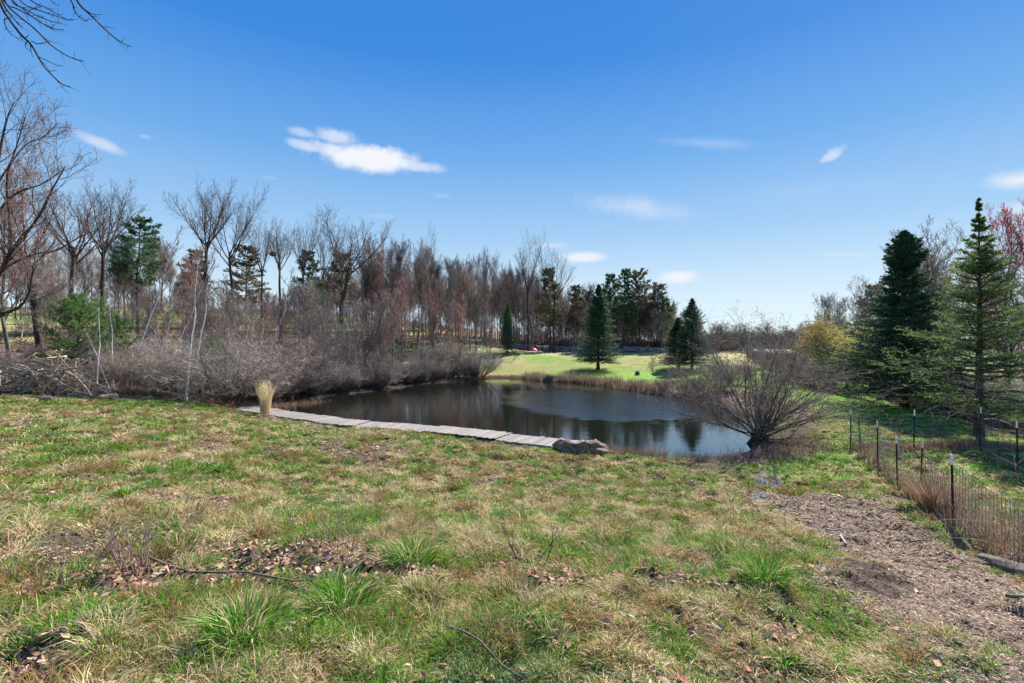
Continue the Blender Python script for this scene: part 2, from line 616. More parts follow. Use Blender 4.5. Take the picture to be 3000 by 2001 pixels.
def sdf_poly(x, y, poly):
    """signed distance, negative inside"""
    x = np.asarray(x, float).ravel()
    y = np.asarray(y, float).ravel()
    out = np.empty(len(x))
    a = poly
    b = np.roll(poly, -1, 0)
    for i in range(0, len(x), 30000):
        px = x[i:i + 30000, None]
        py = y[i:i + 30000, None]
        ex, ey = (b - a)[None, :, 0], (b - a)[None, :, 1]
        wx, wy = px - a[None, :, 0], py - a[None, :, 1]
        t = np.clip((wx * ex + wy * ey) / (ex ** 2 + ey ** 2 + 1e-12), 0, 1)
        d = np.sqrt(((wx - t * ex) ** 2 + (wy - t * ey) ** 2).min(1))
        c1 = py >= a[None, :, 1]
        c2 = py < b[None, :, 1]
        cr = ex * wy - ey * wx
        wn = ((c1 & c2 & (cr > 0)).sum(1) - ((~c1) & (~c2) & (cr < 0)).sum(1))
        out[i:i + 30000] = np.where(wn != 0, -d, d)
    return out


def pond_sd(x, y):
    sh = np.shape(x)
    x = np.asarray(x, float).ravel()
    y = np.asarray(y, float).ravel()
    out = np.full(len(x), 60.0)
    m = (x > -45) & (x < 40) & (y > 5) & (y < 90)
    s = sdf_poly(x[m], y[m], POND)
    s = s + (fbm(x[m], y[m], 0.9, 5, 3) - 0.5) * 1.0
    out[m] = s
    return out.reshape(sh)


def ground_z(x, y, micro=True):
    x = np.asarray(x, float)
    y = np.asarray(y, float)
    z = tps(x, y)
    s = pond_sd(x, y)
    zl = np.maximum(z, 0.10)
    bank = 0.16 * sstep(0, 0.35, s) + 0.0
    near = sstep(0.0, 3.2, s)
    zo = np.minimum(zl, bank + np.maximum(zl - 0.16, 0) * near)
    zo = np.where(s > 8, z, zo)
    t8 = sstep(6, 14, s)
    zo = zo * (1 - t8) + z * t8
    zi = -np.minimum(1.3, 0.45 * np.abs(s))
    out = np.where(s > 0, zo, zi)
    if micro:
        r = np.hypot(x, y)
        amp = sstep(60, 15, r) * sstep(0.0, 1.0, s)
        out = out + amp * ((fbm(x, y, 1.7, 31, 3) - 0.5) * 0.30 + (fbm(x, y, 5.5, 41, 2) - 0.5) * 0.10)
    return out


def gz(x, y):
    return float(ground_z(np.array([x]), np.array([y]))[0])


def hit(px, py):
    """where the line of sight through a photo pixel meets the ground (world x, y)"""
    d = np.linspace(1.2, 140, 3000) if py > 1004 else np.array([100.0])
    x = (px - 1500) / FX * d
    zr = CAMZ - (py - 1000) / FX * d
    g = ground_z(x, d, micro=False)
    i = np.argmax(g >= zr) if (g >= zr).any() else len(d) - 1
    return [x[i], d[i]]


def poly_hit(pts):
    return np.array([hit(*p) for p in pts])


# ------------------------------------------------------------------ ground cover zones (world outlines)
MULCH = chaikin(poly_hit([(2225, 1400), (2270, 1430), (2330, 1470), (2440, 1450), (2530, 1455), (2600, 1470), (2680, 1515), (2760, 1570), (2900, 1650), (3150, 1760), (3500, 2001), (3900, 2500), (3000, 2600),
                          (2790, 2150), (2590, 1850), (2480, 1740), (2420, 1640), (2320, 1560), (2235, 1500), (2200, 1450)]))
FENCED = chaikin(poly_hit([(2510, 1330), (2700, 1320), (2980, 1360), (3200, 1420), (3400, 1600), (2900, 1640), (2760, 1540), (2640, 1440)]))
LEAFY = [chaikin(poly_hit(p)) for p in [
    [(-200, 1560), (250, 1545), (420, 1540), (600, 1580), (900, 1590), (1050, 1610), (1250, 1690), (1330, 1750), (1150, 1790), (900, 1730), (600, 1740), (300, 1790), (-300, 1800)],
    [(440, 1440), (640, 1455), (760, 1500), (600, 1535), (430, 1500)],
    [(900, 1295), (1060, 1290), (1180, 1310), (1240, 1340), (1100, 1365), (960, 1345)],
    [(540, 1290), (650, 1285), (700, 1310), (600, 1330)],
    [(-100, 1860), (250, 1850), (330, 1900), (280, 2050), (-200, 2050)],
]]
MUDS = [chaikin(poly_hit(p)) for p in [
    [(2420, 1660), (2520, 1650), (2620, 1690), (2650, 1740), (2560, 1760), (2460, 1720)],
    [(560, 1320), (640, 1318), (660, 1345), (590, 1350)],
    [(1780, 1520), (1850, 1500), (1900, 1550), (1820, 1560)],
    [(2130, 1320), (2260, 1290), (2350, 1225), (2390, 1260), (2320, 1320), (2200, 1362), (2060, 1378), (2000, 1362)],
    [(980, 1655), (1200, 1665), (1260, 1700), (1120, 1715)],
    [(160, 1700), (420, 1690), (470, 1730), (260, 1760)],
]]
GRAVEL = [chaikin(poly_hit(p)) for p in [
    [(2205, 1385), (2260, 1390), (2300, 1415), (2250, 1440), (2215, 1480), (2200, 1440)],
    [(1870, 1543), (1960, 1545), (1975, 1558), (1890, 1562)],
]]
LAWN_B = chaikin(np.array([hit(2380, 1420), hit(2330, 1345), hit(2450, 1250), hit(2420, 1190), [16, 40], [10, 54], [6, 57], [0, 59], [-6, 60], [-14, 62], [-22, 62], [-24, 70], [-16, 80], [-6, 84], [10, 84],
                           [30, 86], [40, 128], [95, 132], [120, 100], [60, 62], [34, 44], [28, 36], [24.8, 29], [22, 23.7], [21.3, 20], [30, 12], hit(3300, 1420), hit(2980, 1345), hit(2700, 1318), hit(2515, 1325), hit(2640, 1440), hit(2500, 1430)]))
NEARLAWN = chaikin(poly_hit([(2480, 1245), (2445, 1300), (2350, 1340), (2200, 1380), (2230, 1420), (2330, 1400), (2500, 1420), (2560, 1400), (2500, 1330), (2490, 1280)]))
LEFTGREEN = chaikin(poly_hit([(330, 1162), (520, 1175), (640, 1190), (700, 1205), (500, 1200), (300, 1180)]))


def inside(x, y, poly, soft=0.3, nz=0.5, seed=3, sc=1.7):
    """soft 0..1 membership with a ragged edge"""
    x = np.asarray(x, float).ravel()
    y = np.asarray(y, float).ravel()
    out = np.zeros(len(x))
    lo, hi_ = poly.min(0) - 3, poly.max(0) + 3
    m = (x > lo[0]) & (x < hi_[0]) & (y > lo[1]) & (y < hi_[1])
    if m.any():
        s = sdf_poly(x[m], y[m], poly) + (fbm(x[m], y[m], sc, seed, 4) - 0.5) * 2 * nz
        out[m] = sstep(soft, -soft, s)
    return out


def zones(x, y):
    z = {}
    sh = len(x)
    z['sd'] = pond_sd(x, y)
    z['mulch'] = inside(x, y, MULCH, 0.6, 1.0, 3, 1.1)
    leafy = np.zeros(sh)
    for i, p in enumerate(LEAFY):
        leafy = np.maximum(leafy, inside(x, y, p, 0.25, 0.45, 11 + i, 1.8))
    # small scattered litter spots all over the meadow
    leafy = np.maximum(leafy, sstep(0.65, 0.73, fbm(x, y, 1.3, 71, 4)) * 0.9)
    z['leafy'] = leafy
    mud = np.zeros(sh)
    for i, p in enumerate(MUDS):
        mud = np.maximum(mud, inside(x, y, p, 0.2, 0.35, 21 + i, 2.2))
    z['mud'] = mud
    gr = np.zeros(sh)
    for i, p in enumerate(GRAVEL):
        gr = np.maximum(gr, inside(x, y, p, 0.12, 0.25, 27 + i, 2.5))
    z['gravel'] = gr
    z['lawn'] = inside(x, y, LAWN_B, 1.2, 1.2, 51, 0.3)
    z['nearlawn'] = np.maximum(inside(x, y, NEARLAWN, 0.6, 0.7, 53, 0.9), inside(x, y, LEFTGREEN, 0.5, 0.5, 54, 0.6))
    z['fenced'] = inside(x, y, FENCED, 0.5, 0.4, 55, 1.0)
    # meadow: the rough slope on the near side of the pond
    px = 1500 + x / np.maximum(y, 0.5) * FX
    edge = np.interp(x, [-45, -30, -24, -19, -16.5, -14, 40], [22, 23.5, 25.5, 28, 28.5, 60, 60])
    side = sstep(0.6, -0.6, y - edge + (fbm(x, y, 0.5, 77, 3) - 0.5) * 3)
    below = np.where((x > -15) & (y > 17.5) & (x < 3.5), 0.0, 1.0)
    nearside = (y < np.interp(x, [-60, -15.5, -11.2, -8.4, -5.3, -2.7, 0, 1.95, 3.4, 5, 9, 11, 14, 40], [40, 29.5, 26.2, 24.1, 23.1, 21.8, 20.3, 19.3, 18.6, 18, 18, 20, 26, 26]))
    z['meadow'] = side * nearside * (1 - z['mulch'])
    return z


def lin(a):
    return np.array(a, float)


G_BRIGHT = lin((0.13, 0.30, 0.03))
G_MID = lin((0.19, 0.29, 0.05))
G_BLUE = lin((0.17, 0.27, 0.11))
STRAW = lin((0.63, 0.495, 0.285))
STRAW2 = lin((0.35, 0.225, 0.10))
LEAF = lin((0.27, 0.18, 0.125))
SOIL = lin((0.075, 0.053, 0.04))
CHIP = lin((0.25, 0.18, 0.13))
GRAV = lin((0.22, 0.205, 0.20))
OLAWN = lin((0.30, 0.29, 0.09))
TLAWN = lin((0.43, 0.36, 0.17))
FOREST = lin((0.155, 0.105, 0.072))


def greenness(x, y):
    """0 straw .. 1 green; patches of different size"""
    g = 0.5 * fbm(x, y, 0.55, 91, 4) + 0.5 * fbm(x, y, 2.2, 95, 3) + 0.05 * sstep(0, -8, x) * sstep(5, 8, y) - 0.035 * sstep(-1, 2, x)
    g = sstep(0.405, 0.58, g)
    return g


def mixc(a, b, t):
    t = np.asarray(t)[:, None]
    return a * (1 - t) + b * t


def ground_colour(x, y):
    z = zones(x, y)
    n1 = fbm(x, y, 3.1, 61, 4)
    n2 = fbm(x, y, 0.35, 63, 4)
    g = greenness(x, y)
    c = np.tile(FOREST, (len(x), 1))
    # hillside behind: open tan and green fields further up
    r = np.hypot(x, y)
    fld = sstep(0.50, 0.62, fbm(x, y, 0.05, 65, 3)) * sstep(75, 100, r) * 0.9 * sstep(-6, -14, x)
    leftlawn = sstep(-30, -38, x) * sstep(44, 50, y) * sstep(85, 70, y) * 0.9
    c = mixc(c, mixc(TLAWN, OLAWN, sstep(.35, .65, n2)), np.maximum(fld, leftlawn))
    hillgreen = sstep(98, 106, r) * sstep(125, 118, r) * sstep(-25, -40, x)
    c = mixc(c, lin((0.22, 0.30, 0.07)), hillgreen * 0.8)
    lw = mixc(mixc(lin((0.145, 0.235, 0.05)), OLAWN * 0.8, sstep(.42, .62, n2)), TLAWN * .8, sstep(.45, .66, fbm(x, y, 0.10, 67, 4)) * 0.7)
    lw = mixc(lw, TLAWN, sstep(74, 82, y) * 0.65 * sstep(60, 40, x))
    c = mixc(c, lw, z['lawn'])
    md = mixc(mixc(STRAW2 * 0.5, SOIL * 1.3, sstep(0.4, 0.65, n1)), G_MID * 0.45, g * 0.6)
    c = mixc(c, md, z['meadow'])
    c = mixc(c, mixc(G_MID, OLAWN * 0.95, sstep(.5, .7, n1)), z['nearlawn'])
    c = mixc(c, mixc(lin((0.16, 0.30, 0.045)), G_MID, sstep(.4, .6, n1)), z['lawn'] * (x > 9) * (y < 60))
    c = mixc(c, mixc(TLAWN * 0.9, G_MID, sstep(.35, .6, n1)), z['fenced'])
    c = mixc(c, mixc(LEAF * 0.55, SOIL * 1.3, sstep(.35, .6, n1)), z['leafy'] * z['meadow'] * 0.9)
    c = mixc(c, CHIP * (0.5 + 0.6 * n1)[:, None], z['mulch'])
    c = mixc(c, GRAV * (0.6 + 0.6 * n1)[:, None], z['gravel'])
    c = mixc(c, SOIL * (0.7 + 0.8 * n1)[:, None], z['mud'] * 0.85)
    # wet dark edge of the pond, brown litter on the bank
    bank = sstep(3.2, 1.2, z['sd']) * (y > 20) * (x < 12)
    c = mixc(c, FOREST * 1.0, bank * 0.85)
    c = mixc(c, SOIL * 0.9, sstep(1.8, 0.3, z['sd']) * (y > 19))
    c = mixc(c, SOIL * 0.8, sstep(0.45, 0.1, z['sd']))
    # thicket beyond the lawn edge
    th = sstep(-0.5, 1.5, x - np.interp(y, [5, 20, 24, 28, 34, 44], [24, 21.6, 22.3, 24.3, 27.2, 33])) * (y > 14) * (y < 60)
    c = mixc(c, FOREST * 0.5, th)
    return c, z


def build_ground():
    # one sheet in rings about the viewpoint, out to the horizon
    th = np.concatenate([np.linspace(-54, 54, 620), np.linspace(54, 306, 90)[1:-1]]) * math.pi / 180
    r = np.concatenate([[0.0], 0.8 * np.exp(np.arange(0, 640) * 0.01215)])
    r = r[r < 1700]
    r = np.concatenate([r, [1900, 2300, 3000]])
    x = (r[:, None] * np.sin(th)[None]).ravel()
    y = (r[:, None] * np.cos(th)[None]).ravel()
    z = ground_z(x, y)
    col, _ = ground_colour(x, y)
    n = len(th)
    idx = np.arange(len(x)).reshape(len(r), n)
    nx = np.roll(idx, -1, 1)
    q = np.stack([idx[:-1], nx[:-1], nx[1:], idx[1:]], -1).reshape(-1, 4)
    q = q[:, ::-1]
    m, t = new_mat('earth_and_turf')
    out = t.add('ShaderNodeOutputMaterial')
    at = t.add('ShaderNodeVertexColor', layer_name='Col')
    geo = t.add('ShaderNodeNewGeometry')
    mp = t.add('ShaderNodeMapping')
    mp.inputs['Scale'].default_value = (1, 1, 1)
    t.link(geo.outputs['Position'], mp.inputs[0])
    n1 = t.noise(mp.outputs[0], 38, 6, 0.7)
    n2 = t.noise(mp.outputs[0], 7.0, 5, 0.6)
    n3 = t.noise(mp.outputs[0], 1.6, 4, 0.6)
    v = t.math('MULTIPLY', t.smooth(n1, 0.25, 0.75, 0.55, 1.5), t.smooth(n2, 0.25, 0.75, 0.7, 1.3))
    v = t.math('MULTIPLY', v, t.smooth(n3, 0.25, 0.75, 0.85, 1.15))
    cc = t.add('ShaderNodeCombineColor')
    for i in range(3):
        t.link(v, cc.inputs[i])
    colr = t.mix(1.0, at.outputs[0], cc.outputs[0], 'MULTIPLY')
    p = t.add('ShaderNodeBsdfPrincipled')
    t.link(colr, p.inputs['Base Color'])
    p.inputs['Roughness'].default_value = 0.95
    p.inputs['Specular IOR Level'].default_value = 0.1
    b = t.add('ShaderNodeBump')
    b.inputs['Strength'].default_value = 0.8
    b.inputs['Distance'].default_value = 0.03
    t.link(t.math('ADD', n1, n2), b.inputs['Height'])
    t.link(b.outputs[0], p.inputs['Normal'])
    t.link(p.outputs[0], out.inputs['Surface'])
    o = build_mesh('ground', np.stack([x, y, z], -1), [q], m, None, col, smooth=True)
    tag(o, kind='structure')


build_ground()


def build_water():
    poly = chaikin(POND, 1)
    c = poly.mean(0)
    big = poly + norm(poly - c) * 1.6
    big = big[::2]
    n = len(big)
    V = np.vstack([np.hstack([big, np.zeros((n, 1))]), [[c[0], c[1], 0]]])
    F = np.array([[i, (i + 1) % n, n] for i in range(n)])
    m, t = new_mat('pond_water')
    out = t.add('ShaderNodeOutputMaterial')
    geo = t.add('ShaderNodeNewGeometry')
    sx = t.add('ShaderNodeSeparateXYZ')
    t.link(geo.outputs['Position'], sx.inputs[0])
    # a gust ruffles the middle of the pond, the rest lies still
    edge = t.noise(geo.outputs['Position'], 0.35, 4, 0.6)
    ex = t.math('DIVIDE', t.math('SUBTRACT', sx.outputs[0], GUST[0]), GUST[2])
    ey = t.math('DIVIDE', t.math('SUBTRACT', sx.outputs[1], GUST[1]), GUST[3])
    ex = t.math('ADD', ex, t.math('MULTIPLY', ey, GUST[4]))
    r = t.math('SQRT', t.math('ADD', t.math('MULTIPLY', ex, ex), t.math('MULTIPLY', ey, ey)))
    r = t.math('ADD', r, t.math('MULTIPLY', t.math('SUBTRACT', edge, 0.5), 0.7))
    gust = t.math('MULTIPLY', t.smooth(r, 1.10, 0.84), t.smooth(t.noise(geo.outputs['Position'], 0.5, 3, 0.6), 0.2, 0.6, 0.45, 1.0))
    mp = t.add('ShaderNodeMapping')
    mp.inputs['Scale'].default_value = (1.0, 1.9, 1.0)
    t.link(geo.outputs['Position'], mp.inputs[0])
    w1 = t.noise(mp.outputs[0], 7.0, 3, 0.6)
    w2 = t.noise(mp.outputs[0], 2.1, 2, 0.5)
    mp2 = t.add('ShaderNodeMapping')
    mp2.inputs['Scale'].default_value = (0.35, 1.5, 1.0)
    t.link(geo.outputs['Position'], mp2.inputs[0])
    w3 = t.noise(mp2.outputs[0], 1.3, 3, 0.5)
    h = t.math('ADD', t.math('MULTIPLY', w1, 0.7), t.math('MULTIPLY', w2, 0.9))
    h = t.math('MULTIPLY', h, t.math('ADD', 0.010, t.math('MULTIPLY', gust, 0.17)))
    h = t.math('ADD', h, t.math('MULTIPLY', w3, 0.022))
    b = t.add('ShaderNodeBump')
    b.inputs['Strength'].default_value = 1.0
    b.inputs['Distance'].default_value = 0.16
    t.link(h, b.inputs['Height'])
    p = t.add('ShaderNodeBsdfPrincipled')
    p.inputs['Base Color'].default_value = (0.010, 0.011, 0.008, 1)
    p.inputs['Roughness'].default_value = 0.03
    t.link(t.math('ADD', 0.015, t.math('MULTIPLY', gust, 0.07)), p.inputs['Roughness'])
    p.inputs['IOR'].default_value = 3.2
    p.inputs['Specular IOR Level'].default_value = 0.6
    t.link(b.outputs[0], p.inputs['Normal'])
    t.link(p.outputs[0], out.inputs['Surface'])
    o = build_mesh('water', V, [F], m, None, None, smooth=True)
    tag(o, kind='structure')


GUST = (6.3, 34.9, 6.6, 8.7, 0.12)
build_water()

# ------------------------------------------------------------------ branching plants
def grow(P, R, n, t0, t1, ang, lr, K=4, up=0.15, wob=0.12, rr=0.55, rmin=0.004, lt=0.4, rnd=None, flat=0.0, angv=0.25, lmax=None, bias=None):
    """children of all polylines P (N,K0,3); returns polylines and radii of the next order"""
    r = rnd or rs
    N, K0, _ = P.shape
    seg = np.linalg.norm(P[:, 1:] - P[:, :-1], axis=-1)
    L = seg.sum(1)
    par = np.repeat(np.arange(N), n)
    m = len(par)
    t = (np.tile(np.arange(n), N) + r.uniform(0.1, 0.9, m)) / n * (t1 - t0) + t0
    f = t * (K0 - 1)
    i = np.minimum(f.astype(int), K0 - 2)
    fr = (f - i)[:, None]
    p0 = P[par, i] * (1 - fr) + P[par, i + 1] * fr
    tg = norm(P[par, i + 1] - P[par, i])
    rp = R[par, i] * (1 - fr[:, 0]) + R[par, i + 1] * fr[:, 0]
    az = np.tile(np.arange(n), N) * 2.399 + np.repeat(r.uniform(0, 6.28, N), n) + r.normal(0, 0.5, m)
    ref = np.where(np.abs(tg[:, 2:3]) > 0.9, np.array([[1.0, 0, 0]]), np.array([[0, 0, 1.0]]))
    u = norm(np.cross(tg, ref))
    v = np.cross(tg, u)
    if flat:
        # side shoots left and right in the plane of the bough
        side = np.where(np.arange(m) % 2 == 0, 1.0, -1.0)
        pd = u * side[:, None] + v * r.normal(0, 1 - flat, m)[:, None]
        pd = norm(pd)
    else:
        pd = u * np.cos(az)[:, None] + v * np.sin(az)[:, None]
    a = ang * (1 + r.normal(0, angv, m))
    d = norm(tg * np.cos(a)[:, None] + pd * np.sin(a)[:, None])
    ln = L[par] * lr * (1 - lt * t) * r.uniform(0.6, 1.25, m)
    if lmax is not None:
        ln = np.minimum(ln, lmax)
    Q = np.empty((m, K, 3))
    Q[:, 0] = p0
    st = ln / (K - 1)
    for k in range(1, K):
        d = d + r.normal(0, wob, (m, 3))
        d[:, 2] += up
        if bias is not None:
            d = d + bias
        d = norm(d)
        Q[:, k] = Q[:, k - 1] + d * st[:, None]
    r0 = np.maximum(rp * rr, rmin)
    s = np.linspace(0, 1, K)
    RR = r0[:, None] * (1 - 0.72 * s[None])
    RR = np.maximum(RR, rmin * 0.6)
    return Q, RR


def bits(P, n, size, r, spread=0.02, t0=0.3, asp=0.5):
    """little buds or leaflets along polylines: one triangle each"""
    N, K, _ = P.shape
    m = N * n
    par = np.repeat(np.arange(N), n)
    t = r.uniform(t0, 1, m) * (K - 1)
    i = np.minimum(t.astype(int), K - 2)
    f = (t - i)[:, None]
    c = P[par, i] * (1 - f) + P[par, i + 1] * f + r.normal(0, spread, (m, 3))
    a = norm(r.normal(0, 1, (m, 3)))
    b = norm(np.cross(a, r.normal(0, 1, (m, 3))))
    s = size * r.uniform(0.6, 1.4, (m, 1))
    V = np.stack([c - a * s, c + a * s * 0.6 + b * s * asp, c + a * s * 0.6 - b * s * asp], 1).reshape(-1, 3)
    return V, np.arange(3 * m).reshape(-1, 3)


def needles(P, n, ln, wd, r, ang=0.9, t0=0.05, droop=0.0):
    """needle sprays along twigs: narrow triangles leaning forward"""
    N, K, _ = P.shape
    m = N * n
    par = np.repeat(np.arange(N), n)
    t = (np.tile(np.arange(n), N) + r.uniform(0, 1, m)) / n
    t = (t0 + (1 - t0) * t) * (K - 1)
    i = np.minimum(t.astype(int), K - 2)
    f = (t - i)[:, None]
    c = P[par, i] * (1 - f) + P[par, i + 1] * f
    tg = norm(P[par, i + 1] - P[par, i])
    q = norm(np.cross(tg, r.normal(0, 1, (m, 3))))
    d = norm(tg * math.cos(ang) + q * math.sin(ang))
    d[:, 2] -= droop
    sd = norm(np.cross(d, r.normal(0, 1, (m, 3))))
    l = ln * r.uniform(0.6, 1.3, (m, 1))
    V = np.stack([c - sd * wd * .5, c + sd * wd * .5, c + d * l], 1).reshape(-1, 3)
    return V, np.arange(3 * m).reshape(-1, 3)


def stack_tubes(levels):
    g = Geo()
    for P, R, s in levels:
        v, f = tubes(P, R, s)
        g.add(v, f)
    return g


def seedr(n):
    return np.random.RandomState(n)


def trunk_line(H, r0, K, lean, wob, r, top=0.25):
    d = norm(np.array([lean[0], lean[1], 1.0]))
    P = np.zeros((1, K, 3))
    cur = d.copy()
    for k in range(1, K):
        cur = norm(cur + r.normal(0, wob, 3) * [1, 1, 0.3] + (d - cur) * 0.3)
        P[0, k] = P[0, k - 1] + cur * H / (K - 1)
    s = np.linspace(0, 1, K)
    R = (r0 * (1 - (1 - top) * s) * (1 + 0.45 * np.exp(-s * 22)))[None]
    P[0, 0, 2] -= 0.25
    return P, R


def tree_bare(seed, H=15, r0=0.17, clear=0.4, limb=(9, 0.55, 0.50), l2=(7, 0.5, 0.75), l3=(6, 0.5, 0.8), l4=(4, 0.55, 0.8), up=0.22, fork=True,
              twig='twig', bark='dark_bark', bud=None, budn=0, rtw=0.011, lean=(0, 0), name='bare_tree', label='', cat='tree', group=None, wob=0.08, fan=0.9):
    r = seedr(seed)
    t = thing(name, label, cat, (0, 0, 0), 0, group)
    P0, R0 = trunk_line(H * (0.93 if not fork else 0.66), r0, 12, lean, 0.05, r, 0.12 if not fork else 0.5)
    P1, R1 = grow(P0, R0, limb[0], clear if not fork else 0.80, 1.0, limb[2], limb[1] * (1.0 if not fork else 1.05), 7, up * 0.55, wob, 0.52, 0.02, 0.45 if not fork else 0.05, r)
    P2, R2 = grow(P1, R1, l2[0], 0.22, 1.0, l2[2], l2[1], 5, up, wob * 1.3, 0.55, 0.012, 0.4, r)
    P3_, R3 = grow(P2, R2, l3[0], 0.15, 1.0, l3[2], l3[1], 4, up, wob * 1.5, 0.6, rtw, 0.35, r)
    P4, R4 = grow(P3_, R3, l4[0], 0.15, 1.0, l4[2], l4[1], 3, up * 0.6, wob * 1.8, 0.7, rtw * 0.8, 0.3, r)
    v, f = tubes(P0, R0, 9)
    build_mesh('trunk', v, f, M[bark], t, smooth=True)
    g = stack_tubes([(P1, R1, 6), (P2, R2, 4)])
    g.build('limbs', M[bark if bark != 'birch' else 'bark'], t, smooth=True)
    g = stack_tubes([(P3_, R3, 3), (P4, R4, 3)])
    g.build('twigs', M[twig], t)
    if bud:
        v, f = bits(P4, budn, 0.03, r, 0.015, 0.3, 0.6)
        build_mesh('buds', v, [f], M[bud], t)
    return t


def shrub(seed, H=2.6, n=26, spread=0.75, r0=0.02, l2=9, l3=6, l4=3, twig='grey_twig', stem='bark', up=0.10, bud=None, budn=0, rtw=0.006,
          name='bare_shrub', label='', cat='shrub', group=None, base=0.25, wob=0.09, K=8):
    r = seedr(seed)
    t = thing(name, label, cat, (0, 0, 0), 0, group)
    a = r.uniform(0, 6.28, n)
    th = spread * np.sqrt(r.uniform(0.0, 1, n))
    P = np.zeros((n, K, 3))
    P[:, 0, 0] = np.cos(a) * base * r.uniform(0, 1, n)
    P[:, 0, 1] = np.sin(a) * base * r.uniform(0, 1, n)
    P[:, 0, 2] = -0.1
    d = np.stack([np.cos(a) * np.sin(th), np.sin(a) * np.sin(th), np.cos(th)], -1)
    ln = H * r.uniform(0.6, 1.0, n) * (1 - 0.12 * th)
    for k in range(1, K):
        d = d + r.normal(0, wob, (n, 3))
        d[:, 2] += up * 0.5
        d = norm(d)
        P[:, k] = P[:, k - 1] + d * (ln / (K - 1))[:, None]
    R = r0 * r.uniform(0.6, 1.3, n)[:, None] * (1 - 0.75 * np.linspace(0, 1, K))[None]
    P2, R2 = grow(P, R, l2, 0.25, 1.0, 0.65, 0.42, 5, up, 0.14, 0.6, rtw * 1.3, 0.35, r)
    P3_, R3 = grow(P2, R2, l3, 0.1, 1.0, 0.75, 0.5, 4, up, 0.2, 0.7, rtw, 0.3, r)
    P4, R4 = grow(P3_, R3, l4, 0.1, 1.0, 0.8, 0.6, 3, up * .5, 0.25, 0.8, rtw * 0.8, 0.2, r)
    stack_tubes([(P, R, 5)]).build('stems', M[stem], t, smooth=True)
    g = stack_tubes([(P2, R2, 3), (P3_, R3, 3), (P4, R4, 3)])
    g.build('twigs', M[twig], t)
    if bud:
        v, f = bits(P4, budn, 0.022, r, 0.01, 0.2, 0.6)
        build_mesh('buds', v, [f], M[bud], t)
    return t


def conifer(seed, H=10.0, Rb=3.0, clear=0.06, nb=120, shape=0.85, droop=-0.12, sec=16, nn=12, nl=0.10, nw=0.022, mat='spruce', bark='dark_bark', r0=0.16,
            name='spruce', label='', cat='tree', group=None, lumpy=0.25, third=0, trunk_top=1.0, upt=0.03, fl=0.75, secang=0.95, seclr=0.5, minlen=0.25, dead=0, taper_pow=None):
    r = seedr(seed)
    t = thing(name, label, cat, (0, 0, 0), 0, group)
    P0, R0 = trunk_line(H * 0.985, r0, 16, (0, 0), 0.006, r, 0.04)
    v, f = tubes(P0, R0, 9)
    build_mesh('trunk', v, f, M[bark], t, smooth=True)
    s = np.sort(r.uniform(0, 1, nb))
    zz = H * (clear + (0.985 - clear) * s)
    prof = (1 - s) ** shape * np.minimum(1, 0.75 + s * 3)
    ln = Rb * prof * (1 + lumpy * (fbm(s * 6 + seed, s * 0 + seed, 1.0, seed, 3) - 0.5) * 2) * r.uniform(0.72, 1.12, nb) + minlen * (1 - 0.75 * s)
    a = np.arange(nb) * 2.399 + r.normal(0, 0.25, nb)
    K = 8
    el = 0.62 * s + droop * (1 - s) * 1.4 + r.normal(0, 0.07, nb)
    d = np.stack([np.cos(a) * np.cos(el), np.sin(a) * np.cos(el), np.sin(el)], -1)
    P = np.zeros((nb, K, 3))
    fz = zz / (H * 0.985) * 15
    i0 = np.minimum(fz.astype(int), 14)
    fr = (fz - i0)[:, None]
    P[:, 0] = P0[0, i0] * (1 - fr) + P0[0, i0 + 1] * fr
    for k in range(1, K):
        d = d + r.normal(0, 0.05, (nb, 3))
        d[:, 2] += upt
        d = norm(d)
        P[:, k] = P[:, k - 1] + d * (ln / (K - 1))[:, None]
    R = (0.012 + 0.012 * ln)[:, None] * (1 - 0.8 * np.linspace(0, 1, K))[None]
    P2, R2 = grow(P, R, sec, 0.12, 0.99, secang, seclr, 4, 0.0, 0.10, 0.5, 0.004, 0.55, r, flat=fl, angv=0.15, lmax=1.1)
    tips = [P2]
    lv = [(P, R, 4), (P2, R2, 3)]
    if third:
        P3_, R3 = grow(P2, R2, third, 0.1, 0.98, 0.85, 0.5, 3, 0.0, 0.12, 0.6, 0.0035, 0.4, r, flat=fl, lmax=0.45)
        tips.append(P3_)
    stack_tubes(lv).build('boughs', M[bark], t)
    g = Geo()
    for T in tips:
        v, f = needles(T, nn, nl, nw, r)
        g.add(v, [f])
    v, f = needles(P[:, 3:], nn, nl, nw, r)
    g.add(v, [f])
    v, f = needles(P0[:, 13:], nn * 6, nl * 1.2, nw, r)
    g.add(v, [f])
    g.build('needles', M[mat], t)
    if dead:
        Pd = np.zeros((1, 2, 3))
        Pd[0, 0] = (0, 0, 0.5)
        Pd[0, 1] = (0, 0, H * 0.34)
        Q, RQ = grow(Pd, np.full((1, 2), r0 * .5), dead, 0, 1, 1.45, 0.75, 6, -0.02, 0.12, 0.2, 0.012, 0.2, r)
        Q2, RQ2 = grow(Q, RQ, 10, 0.15, 1, 0.8, 0.4, 4, -0.01, 0.2, 0.6, 0.006, 0.2, r)
        stack_tubes([(Q, RQ, 4), (Q2, RQ2, 3)]).build('dead_boughs', M['grey_twig'], t)
    return t


